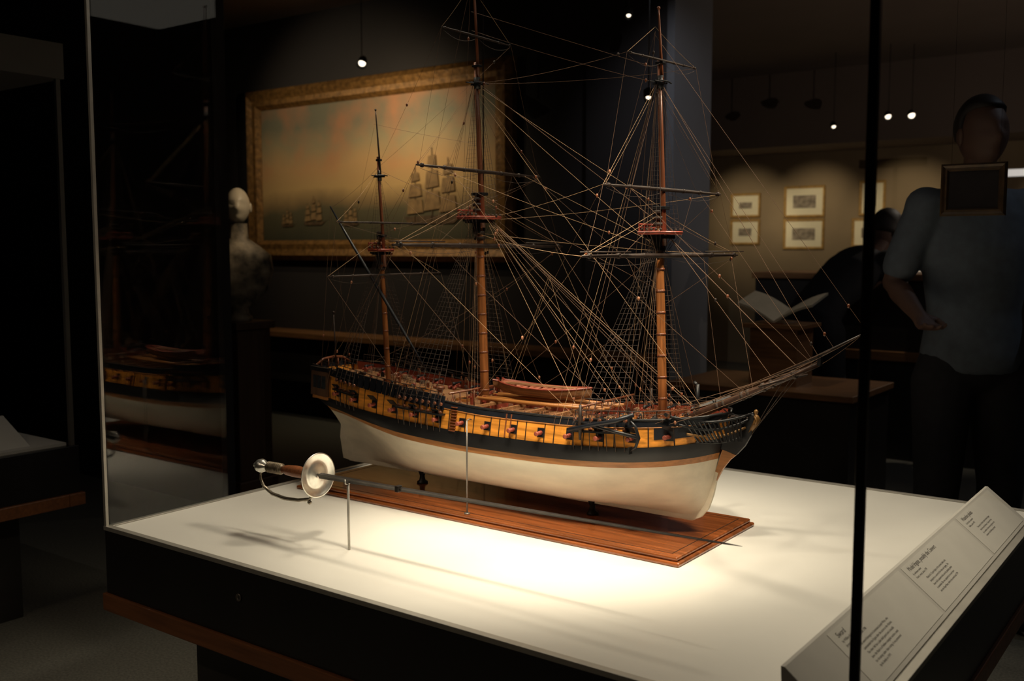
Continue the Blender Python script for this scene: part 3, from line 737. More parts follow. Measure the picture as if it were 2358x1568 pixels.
for i in range(96):
    if i<46: X=random.uniform(1.02,1.27)
    elif i<78: X=random.uniform(.12,.56)
    else: X=random.uniform(.62,.98)
    z=zr(X)-(.019 if X>.9 else .024)
    if .6<X<.99: z=.249
    y=random.choice((-1,1))*random.uniform(.02,max(.03,hb(X,z)-.025))
    cb=B(); rr=random.uniform(.005,.010); pts=[SW(X+(rr-.0004*j*.2)*math.cos(j*.7),y+rr*math.sin(j*.7),z+.001+j*.00035) for j in range(36)]
    cb.path(pts,.0009,4); obj('rope_coil',cb,(m_rope_m,m_rope_d,m_rope_l)[i%3],ship)
for i in range(98):
    X=random.choice((random.uniform(.42,.64),random.uniform(.98,1.27),random.uniform(.62,.98),random.uniform(.1,.42))); sd=random.choice((-1,-1,1)); y=sd*(hb(X,zr(X))-.002)
    k5=random.uniform(.8,1.6)
    pts=[SW(X+.004*k5*math.sin(a),y-sd*.003,zr(X)+.004-.008*k5*(1-math.cos(a))) for a in [2*math.pi*j/10 for j in range(11)]]
    cb=B(); cb.path(pts,.0008,4); cb.cyl(SW(X,y-sd*.003,zr(X)-.006),SW(X,y-sd*.003,zr(X)+.009),.0012,n=5,mi=1); obj('belaying_pin',cb,[(m_rope_l,m_rope_m,m_rope_d)[i%3],m_block],ship)
for i in range(120):
    X=random.choice((random.uniform(.08,.57),random.uniform(1.01,1.26),random.uniform(1.01,1.26)))
    z=zr(X)-(.020 if X>.9 else .026); y=random.uniform(-1,1)*(hb(X,z)-.02); b=B()
    if i%2: b.lathe(SW(X,y,z),(0,0,1),[(0,.0035),(.003,.0045),(.009,.005),(.009,.004),(.004,.003)],8)
    else:
        b.box(SW(X,y,z+.006),(random.uniform(.006,.014),random.uniform(.004,.010),.012),0,random.uniform(0,3)); b.ball(SW(X,y,z+.014),(.003,.003,.003),6,5)
    obj('deck_bucket' if i%2 else 'deck_locker',b,(m_topm,m_black,m_red,m_spar)[(i//2)%4],ship)
for sd in (-1,1):
    y=hb(1.225,.30)
    obj('cathead',B().path([SW(1.21,sd*(y-.05),.310),SW(1.255,sd*(y+.045),.330)],.005,4),m_black,ship)
    an=B()
    A=SW(1.02,sd*(hb(1.02,.28)+.026),.292); Bp=SW(1.185,sd*(hb(1.185,.28)+.030),.268)
    an.path([A,Bp],[.0035,.0045],8)
    d=(Bp-A).normalized(); up_=Vector((0,0,1))
    arc=[Bp-d*.028+up_*.040, Bp-d*.008+up_*.024, Bp, Bp-d*.008-up_*.024, Bp-d*.028-up_*.040]
    an.path(arc,[.002,.0035,.0045,.0035,.002],8)
    for s2 in (1,-1): 
        p=Bp-d*.022+up_*s2*.034; an.box(p,(.004,.014,.016),0)
    stc=A+d*.012; an.path([stc-Vector((0,0,.042)),stc,stc+Vector((0,0,.042))],[.003,.0055,.003],6,1)
    an.path([A-d*.004+Vector((.005*math.cos(t),0,.005*math.sin(t))) for t in [2*math.pi*i/10 for i in range(11)]],.001,5)
    obj('anchor',an,[m_black,m_spar],ship)
obj('anchor_davit',B().path([SW(1.00,-.180,.270),SW(1.13,-.176,.304),SW(1.17,-.165,.320)],[.0045,.0055,.005],8),m_bluek,ship)
for i in range(9):
    z=.225+.0075*i
    if z<zr(.63): obj('side_step',B().box(SW(.63,-(hb(.63,z)+.003),z),(.020,.006,.0022)),m_topm,hull)
for X in (.80,.815): 
    f=B(); f.path([SW(X,-(hb(X,z)+.002),z) for z in (.228,.24,.255,.27,.285)],.0018,5); obj('fender',f,m_topm,hull)
tf=B()
tf.path([SW(.018,-.072,.345),SW(.016,-.04,.362),SW(.016,0,.366),SW(.016,.04,.362),SW(.018,.072,.345)],.004,8); 
for y in (-.05,-.02,.02,.05): tf.cyl(SW(.018,y,.335),SW(.017,y,.362),.0025,n=6)
obj('taffrail',tf,m_topm,ship)

# ------------------------------------------------------------ stands
rod=B(); rod.lathe((.70,.578,Z0+.0205),(0,0,1),[(0,.008),(.002,.008),(.003,.003)],16); rod.cyl((.70,.578,Z0+.021),(.70,.578,Z0+.262),.0022,n=10)
rod.path([(.70,.578,Z0+.262),(.700,.59,Z0+.265),(.70,.596,Z0+.262)],.0018,6)
obj('support_rod',rod,m_rod,label='thin grey metal rod with round foot standing on the baseboard',cat='support rod')
rod=B(); rod.cyl((.632,.225,Z0),(.632,.225,Z0+.156),.0030,n=10); rod.path([(.632,.215,Z0+.168),(.632,.216,Z0+.158),(.632,.225,Z0+.155),(.632,.234,Z0+.158),(.632,.235,Z0+.168)],.0018,6)
obj('support_rod',rod,m_alu,label='short bright metal rod holding up the sword hilt',cat='support rod')
# ------------------------------------------------------------ sword
sy_=.225
def SP(x,dz=0,dy=0): return Vector((x,sy_+dy,Z0+.163+(x-.531)*.018+dz))
sword=empty('sword',SP(.63),label='antique small sword with silver shell guard and long dark blade',cat='sword')
bl=B(); rings=[]
for x,w,h in ((.535,.0075,.0075),(.66,.0068,.0068),(.67,.0062,.0062),(.80,.0055,.0055),(1.1,.0043,.0042),(1.4,.0032,.0030),(1.57,.0022,.0018),(1.602,.0004,.0004)):
    rings.append([SP(x,-h),SP(x,-h*.1,w*.45),SP(x,h*.65,w),SP(x,h*.42,0),SP(x,h*.65,-w),SP(x,-h*.1,-w*.45)])
bl.grid(rings,0,False,True); obj('blade',bl,m_steel,sword,label='long tapering dark steel blade')
cl=B().box(SP(.79,.0),(.010,.015,.014)); obj('blade_clip',cl,m_steel,sword,bev=.001)
gd=B(); gd.lathe(SP(.527),(1,0,.018),[(-.003,.010),(-.002,.030),(.001,.046),(.003,.050),(.0045,.0535),(.006,.0535),(.0055,.0505),(.0035,.048),(.001,.036),(.000,.030),(.0015,.028),(.0015,.020),(.004,.012)],48)
obj('shell_guard',gd,m_silver,sword,label='round silver shell guard')
gr=B(); gr.lathe(SP(.405),(1,0,.018),[(0,.0085),(.02,.0125),(.05,.0145),(.08,.013),(.105,.010),(.112,.011)],18)
g1=obj('grip',gr,m_grip,sword,label='turned wooden grip')
g2=B(); g2.lathe(SP(.350),(1,0,.018),[(0,.007),(.008,.0115),(.03,.0135),(.05,.0125),(.058,.0095)],18)
for i in range(9): g2.lathe(SP(.355+.0055*i),(1,0,.018),[(0,.0125),(.001,.0143),(.002,.0125)],18)
obj('wire_binding',g2,m_grip2,sword)
pm=B(); pm.lathe(SP(.300),(1,0,.018),[(0,.004),(.004,.0065),(.008,.005),(.011,.009),(.018,.0155),(.028,.0175),(.037,.0145),(.045,.008),(.052,.0075)],24)
obj('pommel',pm,m_silver,sword,label='silver urn pommel')
kb=B(); kb.path([SP(.325,-.014),SP(.322,-.032),SP(.335,-.052),SP(.365,-.066),(SP(.41,-.072)),SP(.46,-.070),SP(.50,-.062),SP(.515,-.048),SP(.522,-.020)],[.003,.0035,.004,.0045,.005,.0045,.004,.004,.004],8)
kb.ball(SP(.50,-.070),(.006,.005,.005),8,6); kb.path([SP(.515,.0,-.010),SP(.508,-.01,-.022),SP(.496,-.012,-.026)],.003,8)
obj('knuckle_bow',kb,m_silvd,sword,label='curved tarnished knuckle bow')

# ------------------------------------------------------------ painting
def painting_mat():
    m=bpy.data.materials.new('marine_oil_painting'); m.use_nodes=True; nt=m.node_tree; b=nt.nodes['Principled BSDF']; b.inputs['Roughness'].default_value=.7
    tc=nt.nodes.new('ShaderNodeTexCoord'); sx=nt.nodes.new('ShaderNodeSeparateXYZ'); nt.links.new(tc.outputs['Object'],sx.inputs[0])
    ns=nt.nodes.new('ShaderNodeTexNoise'); ns.inputs['Scale'].default_value=2.2; ns.inputs['Detail'].default_value=6; nt.links.new(tc.outputs['Object'],ns.inputs['Vector'])
    ma=nt.nodes.new('ShaderNodeMath'); ma.operation='MULTIPLY_ADD'; ma.inputs[1].default_value=.25; nt.links.new(ns.outputs['Fac'],ma.inputs[0]); nt.links.new(sx.outputs['Z'],ma.inputs[2])
    r=nt.nodes.new('ShaderNodeValToRGB'); e=r.color_ramp.elements
    e[0].position=.12; e[0].color=(.055,.052,.028,1); e[1].position=.34; e[1].color=(.12,.10,.05,1)
    for p,c in ((.40,(.26,.17,.075)),(.52,(.58,.37,.15)),(.68,(.56,.34,.15)),(.84,(.34,.27,.15)),(1.0,(.20,.185,.12))):
        x=e.new(p); x.color=(*c,1)
    nt.links.new(ma.outputs[0],r.inputs['Fac'])
    n2=nt.nodes.new('ShaderNodeTexNoise'); n2.inputs['Scale'].default_value=2.4; n2.inputs['Detail'].default_value=8; nt.links.new(tc.outputs['Object'],n2.inputs['Vector'])
    r2=nt.nodes.new('ShaderNodeValToRGB'); r2.color_ramp.elements[0].position=.46; r2.color_ramp.elements[1].position=.80
    nt.links.new(n2.outputs['Fac'],r2.inputs['Fac'])
    ml_=nt.nodes.new('ShaderNodeMath'); ml_.operation='MULTIPLY'; nt.links.new(r2.outputs['Color'],ml_.inputs[0])
    rz=nt.nodes.new('ShaderNodeValToRGB'); rz.color_ramp.elements[0].position=.42; rz.color_ramp.elements[1].position=.6; nt.links.new(sx.outputs['Z'],rz.inputs['Fac']); nt.links.new(rz.outputs['Color'],ml_.inputs[1])
    mx=nt.nodes.new('ShaderNodeMix'); mx.data_type='RGBA'; nt.links.new(ml_.outputs[0],mx.inputs[0]); nt.links.new(r.outputs['Color'],mx.inputs[6]); mx.inputs[7].default_value=(.60,.22,.09,1)
    nt.links.new(mx.outputs[2],b.inputs['Base Color']); return m
px0,px1,pz0,pz1=-4.30,-1.64,1.225,2.56
def framed(name,x0,x1,y,z0,z1,w,depth,mf,mi_,label,cat,matw=0,group=None):
    cxm=(x0+x1)/2
    e=empty(name,(cxm,y,z0),label=label,cat=cat,group=group)
    f=B()
    prof=[(0,0),(0,.6),(.25,1),(.55,.75),(.8,.8),(1,.35),(1,0)]
    corners=lambda t:[(x0+t,z0+t),(x1-t,z0+t),(x1-t,z1-t),(x0+t,z1-t)]
    rows=[]
    for a,h in prof:
        rows.append([Vector((p[0],y-h*depth,p[1])) for p in corners(a*w)])
    f.grid(rows,0,False,True); obj('frame',f,mf,e)
    if matw:
        obj('mount',B().bb(x0+w,x1-w,y-depth*.2,y-.002,z0+w,z1-w),m_mat,e); i=w+matw
        obj('picture',B().bb(x0+i,x1-i,y-depth*.2-.002,y-depth*.2,z0+i,z1-i),mi_,e)
    else:
        obj('canvas',B().bb(x0+w,x1-w,y-depth*.3,y-.002,z0+w,z1-w),mi_,e)
    return e
pnt=framed('painting',px0,px1,3.998,pz0,pz1,.155,.08,m_frame,painting_mat(),'large marine oil painting of sailing ships in wide gilt frame','painting')
def pship(cx,cz,s,dy):
    y=3.971-dy; 
    h=B().poly([(cx-.5*s,y,cz+.08*s),(cx-.42*s,y,cz-.02*s),(cx+.38*s,y,cz-.02*s),(cx+.55*s,y,cz+.10*s)],(0,-.001,0))
    for mxp,hh in ((-.3,.75),(0,1.0),(.28,.85)): h.poly([(cx+(mxp-.008)*s,y,cz),(cx+(mxp+.008)*s,y,cz),(cx+(mxp+.005)*s,y,cz+hh*s),(cx+(mxp-.005)*s,y,cz+hh*s)],(0,-.001,0))
    h.poly([(cx+.5*s,y,cz+.09*s),(cx+.5*s,y,cz+.07*s),(cx+.85*s,y,cz+.25*s)],(0,-.001,0))
    for mxp,hh in ((-.3,.75),(0,1.0),(.28,.85)):
        for a,b_,w in ((.15,.42,.15),(.45,.70,.12),(.73,.90,.08)):
            h.poly([(cx+(mxp-w)*s,y-.0015,cz+a*hh*s),(cx+(mxp+w)*s,y-.0015,cz+(a+.03)*hh*s),(cx+(mxp+w*.8)*s,y-.0015,cz+b_*hh*s),(cx+(mxp-w*.75)*s,y-.0015,cz+(b_-.02)*hh*s)],(0,-.001,0),1)
    obj('painted_ship',h,[m_pship,m_sail],pnt)
pship(-2.35,1.50,.52,.004); pship(-3.55,1.50,.22,.004); pship(-3.15,1.49,.16,.004); pship(-1.98,1.50,.18,.004); pship(-3.85,1.49,.14,.004)
for (xa,xb,za,zb) in [(-2.60,-2.24,1.665,1.94),(-1.965,-1.502,1.655,2.0),(-1.135,-.862,1.66,2.03),(-2.60,-2.24,1.355,1.645),(-1.965,-1.502,1.305,1.64),(-1.205,-.796,1.325,1.635)]:
    framed('framed_print',xa,xb,9.498,za,zb,.028,.02,m_frame2,m_print,'small print with cream mount in thin gilt frame','picture',.075,'framed prints on the beige wall')
dp=framed('reflected_picture',1.535,1.713,1.78,1.413,1.565,.022,.015,m_dframe,m_dpic,'small dark framed picture, stand-in for a glass reflection, on added wires','picture')  # solid picture in place of one mirrored in the side glass
for xx in (1.56,1.69): obj('hanging_wire',B().cyl((xx,1.785,1.55),(xx,1.785,3.1),.0004,n=4),m_post,dp)
obj('back_board',B().bb(1.54,1.71,1.780,1.786,1.42,1.56),m_post,dp)
# ------------------------------------------------------------ gallery furniture
ct=empty('display_counter',(.6,5.25,0),label='long dark counter with wooden edges and glass top',cat='display counter')
obj('counter_body',B().bb(-.40,2.1,5.02,5.60,0,1.12),m_cdark,ct)
obj('counter_top',B().bb(-.42,2.12,5.0,5.62,1.12,1.16),m_trimw2,ct,bev=.004)
obj('wood_band',B().bb(-.42,2.12,4.995,5.02,.62,.68),m_trimw2,ct,bev=.003)
obj('lit_pad',B().bb(.25,.75,5.05,5.4,1.16,1.175),m_floorw,ct)
cup=B().lathe((.46,5.2,1.175),(0,0,1),[(0,.035),(.006,.035),(.012,.010),(.035,.008),(.045,.03),(.075,.042),(.10,.045),(.10,.042),(.06,.035)],20)
obj('silver_cup',cup,m_silver,label='small footed silver cup standing on the counter',cat='cup')
st=empty('book_stand',(.42,3.41,0),label='wooden box stand with sloping top supporting an open book',cat='book stand')
obj('stand_base',B().bb(-.05,.85,3.15,3.75,0,.62),m_cdark,st)
obj('stand_shelf',B().bb(-.07,.87,3.13,3.77,.62,.65),m_trimw2,st,bev=.003)
obj('stand_box',B().bb(.30,.54,3.30,3.52,.65,.93).bb(.27,.57,3.27,3.55,.93,.95),m_trimw2,st,bev=.002)
bk=empty('open_book',(.42,3.41,.95),label='open book with pale pages resting on a wooden stand',cat='book')
for sd in (-1,1):
    b=B(); rows=[]
    for i in range(9):
        t=i/8; x=.42+sd*.19*t; z=.965+.055*math.sin(t*1.9)*.6+.055*t
        rows.append([Vector((x,3.30,z-.0)),Vector((x,3.52,z+.05))])
    if sd<0: rows=rows[::-1]
    b.grid(rows); lo=[[p-Vector((0,0,.012)) for p in r][::-1] for r in rows]; b.grid(lo)
    for e in (0,-1): b.add([rows[e][0],rows[e][1],lo[e][0],lo[e][1]],[(0,1,2,3)])
    for e in (0,1):
        b.grid([[r[e] for r in rows],[r[e]-Vector((0,0,.012)) for r in rows]])
    obj('page_block',b,m_paper,bk)
obj('book_cover',B().box((.42,3.41,.9535),(.10,.23,.006)),m_topm,bk)
ped=B().bb(-2.22,-1.96,1.96,2.22,0,.08).bb(-2.20,-1.98,1.98,2.20,.08,.89).bb(-2.22,-1.96,1.96,2.22,.89,.93)
obj('pedestal',ped,m_pedw,bev=.004,label='square brown wooden pedestal carrying a pale bust',cat='pedestal')
def headfn(r):
    def f(p):
        q=p.copy(); z=p.z/r[2]
        if z<0: q.x*=1-.25*z*z; q.y*=1-.10*z*z
        if p.y<0:
            d=math.exp(-((p.x/.016)**2)-(((p.z+.012)/.028)**2)); q.y-=.028*d
            d=math.exp(-((p.x/.03)**2)-(((p.z+.075)/.02)**2)); q.y-=.012*d
            for s2 in (-1,1):
                d=math.exp(-(((p.x-s2*.032)/.016)**2)-(((p.z-.012)/.012)**2)); q.y+=.012*d
            d=math.exp(-((p.x/.05)**2)-(((p.z-.04)/.012)**2)); q.y-=.004*d
            d=math.exp(-((p.x/.022)**2)-(((p.z+.050)/.006)**2)); q.y+=.006*d
        return q
    return f
def head_geo(b,c,mi=0,rz=0,tilt=0,scale=1.0):
    r=(.076,.096,.118); o=len(b.v)
    b.ball((0,0,0),r,28,24,mi,headfn(r))
    for s2 in (-1,1): b.ball((s2*.078,.005,-.008),(.010,.020,.032),8,8,mi)
    Mx=Matrix.Rotation(rz,3,'Z')@Matrix.Rotation(tilt,3,'X')
    for i in range(o,len(b.v)): b.v[i]=tuple(Vector(c)+Mx@(Vector(b.v[i])*scale))
    return b
bu=B(); bc=Vector((-2.09,2.09,0)); rzb=R2(50); prof=[]
for z,rx,ry in ((.93,.06,.06),(.95,.065,.065),(.97,.045,.045),(1.0,.045,.045),(1.03,.10,.07),(1.10,.15,.085),(1.20,.18,.10),(1.28,.17,.10),(1.33,.11,.075),(1.37,.052,.052),(1.45,.047,.050)):
    prof.append([bc+Matrix.Rotation(rzb,3,'Z')@Vector((rx*math.cos(a),ry*math.sin(a),z)) for a in [2*math.pi*i/24 for i in range(24)]])
bu.grid(prof,1,True,True); bu.add(prof[0],[tuple(range(24))[::-1]],1)
head_geo(bu,bc+Vector((0,0,1.54)),0,rzb,0,.84)
bust=obj('reflected_bust',bu,[m_marble,m_patchy],origin=(bc.x,bc.y,.93),label='pale patchy bust on a brown pedestal, stand-in for a reflected portrait',cat='bust')  # solid bust in place of a portrait mirrored in the glass
# ------------------------------------------------------------ ceiling lights
def ceil_spot(x,y,z,r=.02):
    e=empty('spotlight',(x,y,3.1),label='small ceiling spotlight with glowing warm lamp',cat='spotlight',group='gallery ceiling spotlights')
    obj('stem',B().cyl((x,y,z+.05),(x,y,3.1),.003,n=6),m_lamp,e)
    ax=Vector((.35,-.6,-.7)).normalized(); c=Vector((x,y,z))
    obj('lamp_housing',B().lathe(c-ax*.07,ax,[(0,.012),(.02,.025),(.08,r+.008),(.08,r+.005),(.06,r)],16),m_lamp,e)
    obj('bulb',B().ball(c-ax*.01,r*.9,10,8),m_bulb,e)
C0=Vector((2.294,-1.390,Z0+.70)); F=Vector((-.593,.805,0)); Rr=Vector((.805,.593,0))
for s,d,z,r in ((-.1467*6.6,6.6,2.50,.026),(.182*6.6,6.6,2.60,.024),(.1128*5.8,5.8,2.62,.014),(.133*5.0,5.0,2.05,.014),(.368*9,9,2.47,.028),(.391*9,9,2.48,.032),(.315*9.4,9.4,2.43,.02)):
    p=C0+F*d+Rr*s; ceil_spot(p.x,p.y,z,r)  # some of these lamps stand in for reflections, hung on added stems
p=C0+F*8.6+Rr*4.40
lf=empty('reflection_strip',(p.x,p.y,0),label='glowing strip on an added post, stand-in for a light reflection',cat='light')
obj('glow_panel',B().box((p.x,p.y,1.96),(.45,.03,.06)),mat('strip_glow',(1,.95,.85),emit=(.9,.85,.8),estr=.5),lf)  # glowing panel imitates a bright reflection; its post is added
obj('strip_post',B().cyl((p.x,p.y+.02,0),(p.x,p.y+.02,1.95),.012,n=8),m_lamp,lf)

# ------------------------------------------------------------ people
def fuse(b,vox=.012,it=4):
    me=bpy.data.meshes.new('f'); me.from_pydata(b.v,[],b.f); o=bpy.data.objects.new('f',me); COL.objects.link(o)
    md=o.modifiers.new('r','REMESH'); md.mode='VOXEL'; md.voxel_size=vox
    ms=o.modifiers.new('s','SMOOTH'); ms.factor=.5; ms.iterations=it
    bpy.context.view_layer.update()
    ev=bpy.data.meshes.new_from_object(o.evaluated_get(bpy.context.evaluated_depsgraph_get()))
    vs=[tuple(v.co) for v in ev.vertices]; fs=[tuple(p.vertices) for p in ev.polygons]
    bpy.data.objects.remove(o); r=B(); r.add(vs,fs,0,True); return r
def limb(b,pts,rs):
    P_=[Vector(p) for p in pts]
    b.path(P_,rs,14)
    for p,r in zip(P_,rs): b.ball(p,r*.99,12,8)
def torso(b,P,g=0.0):
    spine=[(Vector(P['hip'])+Vector((0,0,-.06)),.155,.115),(Vector(P['hip']),.165,.12),(Vector(P['waist']),.145,.105),(Vector(P['waist']).lerp(Vector(P['chest']),.6),.165,.118),(Vector(P['chest']),.178,.120),(Vector(P['chest']).lerp(Vector(P['neck0']),.6),.165,.105),(Vector(P['neck0']),.105,.075)]
    rows=[]; n=24
    for i,(c,rx,ry) in enumerate(spine):
        a=spine[max(0,i-1)][0]; d=(spine[min(len(spine)-1,i+1)][0]-a).normalized()
        xa=Vector((1,0,0)); ya=d.cross(xa).normalized()
        rows.append([c+xa*(rx+g)*math.cos(t)+ya*(ry+g)*math.sin(t) for t in [2*math.pi*j/n for j in range(n)]])
    b.grid(rows,0,True,True); b.add(rows[0],[tuple(range(n))[::-1]]); b.add(rows[-1],[tuple(range(n))])
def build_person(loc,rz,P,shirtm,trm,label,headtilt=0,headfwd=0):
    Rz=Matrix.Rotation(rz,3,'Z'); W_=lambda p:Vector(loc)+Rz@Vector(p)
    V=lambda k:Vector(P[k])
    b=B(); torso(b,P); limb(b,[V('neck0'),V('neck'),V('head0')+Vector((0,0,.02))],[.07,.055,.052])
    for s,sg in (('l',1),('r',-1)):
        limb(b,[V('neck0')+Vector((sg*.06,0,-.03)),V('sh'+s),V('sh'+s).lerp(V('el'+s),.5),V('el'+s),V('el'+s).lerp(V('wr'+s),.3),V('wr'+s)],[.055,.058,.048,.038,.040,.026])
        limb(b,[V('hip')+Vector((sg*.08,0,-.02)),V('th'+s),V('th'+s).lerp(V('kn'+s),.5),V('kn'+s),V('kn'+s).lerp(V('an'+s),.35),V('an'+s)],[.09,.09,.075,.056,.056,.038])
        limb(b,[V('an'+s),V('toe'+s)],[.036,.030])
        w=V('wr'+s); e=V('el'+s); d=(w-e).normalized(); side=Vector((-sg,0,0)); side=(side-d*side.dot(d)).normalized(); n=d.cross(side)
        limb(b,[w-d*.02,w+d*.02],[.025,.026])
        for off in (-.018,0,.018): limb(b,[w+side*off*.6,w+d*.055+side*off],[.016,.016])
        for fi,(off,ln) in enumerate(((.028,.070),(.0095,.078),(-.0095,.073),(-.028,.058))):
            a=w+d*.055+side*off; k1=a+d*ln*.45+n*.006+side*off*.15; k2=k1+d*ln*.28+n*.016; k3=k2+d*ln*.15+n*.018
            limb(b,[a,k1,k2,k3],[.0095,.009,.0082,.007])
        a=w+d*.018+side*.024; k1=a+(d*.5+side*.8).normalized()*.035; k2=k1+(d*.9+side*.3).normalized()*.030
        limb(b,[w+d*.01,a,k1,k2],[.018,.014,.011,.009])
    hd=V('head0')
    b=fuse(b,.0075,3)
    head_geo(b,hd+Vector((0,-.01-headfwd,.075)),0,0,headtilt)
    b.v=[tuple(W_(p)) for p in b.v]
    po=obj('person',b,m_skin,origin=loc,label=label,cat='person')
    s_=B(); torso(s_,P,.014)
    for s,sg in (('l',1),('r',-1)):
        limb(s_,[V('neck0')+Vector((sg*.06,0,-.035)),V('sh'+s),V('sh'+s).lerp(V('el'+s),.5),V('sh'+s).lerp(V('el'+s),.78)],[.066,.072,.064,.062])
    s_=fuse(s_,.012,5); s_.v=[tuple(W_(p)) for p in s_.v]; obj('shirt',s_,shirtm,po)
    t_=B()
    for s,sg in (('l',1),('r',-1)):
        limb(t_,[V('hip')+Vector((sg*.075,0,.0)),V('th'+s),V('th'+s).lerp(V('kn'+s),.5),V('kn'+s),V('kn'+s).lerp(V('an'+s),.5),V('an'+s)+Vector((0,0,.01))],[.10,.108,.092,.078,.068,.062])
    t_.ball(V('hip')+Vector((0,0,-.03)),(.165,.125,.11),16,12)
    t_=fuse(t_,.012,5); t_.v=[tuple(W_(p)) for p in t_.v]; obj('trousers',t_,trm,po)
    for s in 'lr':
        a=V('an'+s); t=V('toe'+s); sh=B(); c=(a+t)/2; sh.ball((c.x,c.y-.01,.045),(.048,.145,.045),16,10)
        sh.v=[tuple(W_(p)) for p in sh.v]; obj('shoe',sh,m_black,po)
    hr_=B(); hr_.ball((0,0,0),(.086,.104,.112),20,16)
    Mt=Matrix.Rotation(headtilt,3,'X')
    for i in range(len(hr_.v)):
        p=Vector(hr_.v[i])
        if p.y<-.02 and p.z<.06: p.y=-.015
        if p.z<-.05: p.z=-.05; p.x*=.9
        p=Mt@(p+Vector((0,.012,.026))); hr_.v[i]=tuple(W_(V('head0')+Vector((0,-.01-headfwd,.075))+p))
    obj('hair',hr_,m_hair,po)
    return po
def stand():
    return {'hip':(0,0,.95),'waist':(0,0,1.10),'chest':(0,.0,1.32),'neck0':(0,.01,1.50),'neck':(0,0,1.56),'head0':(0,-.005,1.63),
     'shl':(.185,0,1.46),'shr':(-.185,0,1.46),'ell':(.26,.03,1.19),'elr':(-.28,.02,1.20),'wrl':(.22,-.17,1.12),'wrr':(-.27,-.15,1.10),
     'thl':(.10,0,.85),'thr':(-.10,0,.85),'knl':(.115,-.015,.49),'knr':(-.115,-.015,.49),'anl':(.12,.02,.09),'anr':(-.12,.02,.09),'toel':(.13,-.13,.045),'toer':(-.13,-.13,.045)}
build_person((1.515,2.37,0),R2(40),stand(),m_shirt,m_trou,'person in blue-grey t-shirt and dark trousers, stand-in for a reflection')  # dim solid figure added in place of a visitor's mirror image
def bend():
    return {'hip':(0,.10,.92),'waist':(0,.0,1.04),'chest':(0,-.17,1.17),'neck0':(0,-.31,1.27),'neck':(0,-.36,1.31),'head0':(0,-.41,1.345),
     'shl':(.17,-.28,1.24),'shr':(-.17,-.28,1.24),'ell':(.22,-.36,1.02),'elr':(-.22,-.36,1.02),'wrl':(.07,-.50,1.15),'wrr':(-.07,-.50,1.15),
     'thl':(.10,.08,.83),'thr':(-.10,.08,.83),'knl':(.11,.04,.48),'knr':(-.11,.04,.48),'anl':(.12,.12,.09),'anr':(-.12,.12,.09),'toel':(.13,-.03,.045),'toer':(-.13,-.03,.045)}
build_person((.30,4.40,0),R2(150),bend(),m_trou,m_trou,'person in dark clothing bending over the counter holding a camera',R2(18),.02)
cm=B(); Rz=Matrix.Rotation(R2(150),3,'Z'); cc=Vector((.30,4.40,0))+Rz@Vector((0,-.645,1.235)); cm.box(cc,(.12,.04,.07),0,R2(150)); cm.lathe(cc,Rz@Vector((0,-1,0)),[(0,.03),(.06,.03),(.06,.024)],16)
obj('camera',cm,m_black,label='small black camera held by the bending person',cat='camera')

# ------------------------------------------------------------ lights
def spot(loc,tgt,W,ang,blend=.8,col=(1,.86,.64),r=.06,name='spot'):
    l=bpy.data.lights.new(name,'SPOT'); l.energy=W; l.spot_size=R2(ang); l.spot_blend=blend; l.color=col; l.shadow_soft_size=r
    o=bpy.data.objects.new(name,l); COL.objects.link(o); o.location=loc
    o.rotation_euler=(Vector(tgt)-Vector(loc)).to_track_quat('-Z','Y').to_euler(); return o
def area(loc,tgt,W,sx,sy,col=(1,.85,.65),name='area'):
    l=bpy.data.lights.new(name,'AREA'); l.shape='RECTANGLE'; l.size=sx; l.size_y=sy; l.energy=W; l.color=col
    o=bpy.data.objects.new(name,l); COL.objects.link(o); o.location=loc
    o.rotation_euler=(Vector(tgt)-Vector(loc)).to_track_quat('-Z','Y').to_euler(); return o
T=Z0+1.62
spot((1.15,.12,T),(.90,.45,Z0),115,42,1.0,r=.09)
spot((1.75,.95,T),(.70,.55,Z0+.1),60,60,1.0,r=.09)
spot((1.50,.06,T),(1.05,.68,Z0+.17),95,44,1.0)
spot((.75,.30,T),(1.0,.80,Z0+.3),25,60,1.0)
spot((1.45,1.30,T),(1.45,.95,Z0),62,75,1.0,r=.09)
spot((.35,.9,T),(.40,.45,Z0),46,75,1.0,r=.12)
spot((1.80,.5,T),(1.84,.55,Z0),20,60,1.0)  # extra spot added to brighten the label rail
area((.95,.77,T+.05),(.95,.77,0),2.2,1.5,1.2,(1,.90,.74))
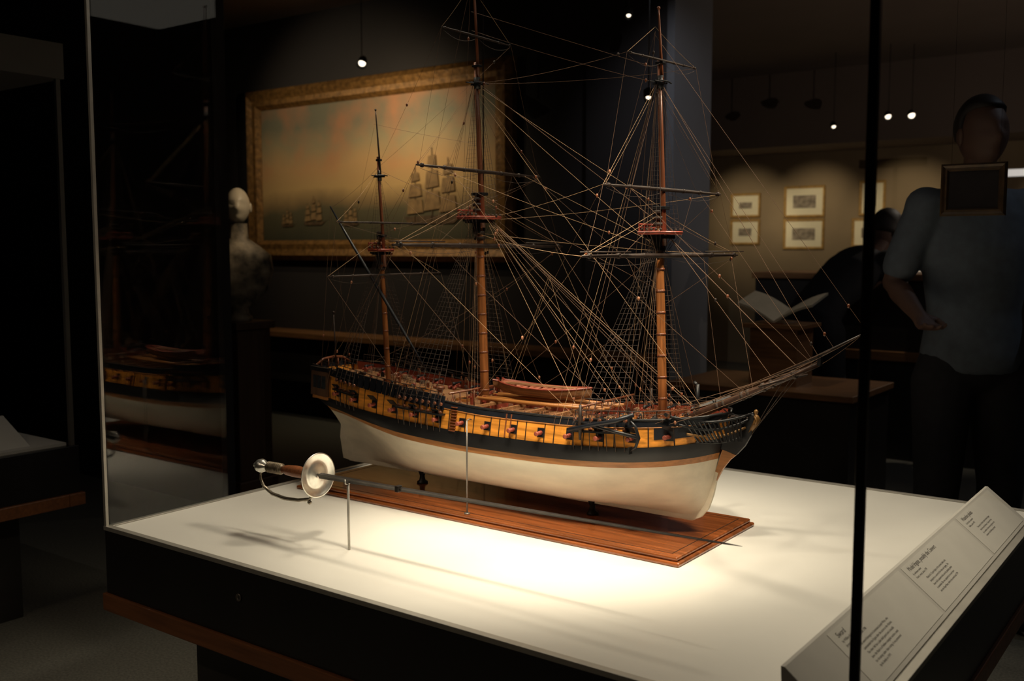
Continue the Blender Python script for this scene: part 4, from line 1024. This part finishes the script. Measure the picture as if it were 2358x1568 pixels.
# gallery
spot((-2.45,3.25,2.36),(-2.75,4.0,1.9),22,150,1,(1,.80,.50),0)
spot((-3.9,2.3,3.0),(-3.2,4.0,1.9),35,80,1,(1,.82,.55),0)
for x in (-2.4,-1.6,-.6,1.0): spot((x,8.2,2.25),(x,9.5,1.60),27,58,1,(1,.82,.54),0)
spot((1.5,6.5,3.05),(1.0,6.2,0),90,130,1,(1,.86,.7),0)  # unseen fill spot added high over the far room
spot((2.6,3.0,3.05),(1.6,3.2,0),10,120,1,(.78,.87,1),0)  # unseen cool fill added above the standing figure
spot((.3,2.6,2.9),(-.5,4.3,1.9),38,50,1,(.92,.94,1),0)
spot((.5,4.9,2.6),(.5,5.2,1.17),25,40,.8,(1,.85,.65),0)
spot((.4,2.9,2.8),(.42,3.4,1.0),8,30,.8,(1,.85,.65),0)
spot((-.8,2.2,2.7),(-2.05,2.07,1.50),40,18,1,(1,.76,.48),0)
spot((-1.6,-.1,1.88),(-1.6,-.1,0),2,140,1,(1,.9,.8),0)
spot((4.3,5.0,1.4),(1.5,6.3,3.1),75,120,1,(1,.82,.66),0)  # unseen uplight added so the ceiling is not black
spot((.2,-2.6,3.0),(.4,-.1,.45),32,60,1,(1,.78,.55),.05)  # unseen spot behind the camera, added to bring out the base trim
spot((-1.2,-1.6,3.0),(-1.0,.3,.2),10,70,1,(1,.85,.7),.05)
w=bpy.data.worlds.new('World'); sc.world=w; w.use_nodes=True
w.node_tree.nodes['Background'].inputs[0].default_value=(1,.8,.65,1); w.node_tree.nodes['Background'].inputs[1].default_value=.02

cam=bpy.data.cameras.new('Camera'); co=bpy.data.objects.new('Camera',cam); COL.objects.link(co)
cam.sensor_width=23.5; cam.lens=23.5*2314/2358
co.location=C0; p_=R2(5.26)
co.rotation_euler=(R2(90)-p_,0,R2(36.4))
cam.dof.use_dof=True; cam.dof.focus_distance=2.35; cam.dof.aperture_fstop=2.8
cam.clip_start=.01
sc.camera=co
sc.view_settings.view_transform='Standard'
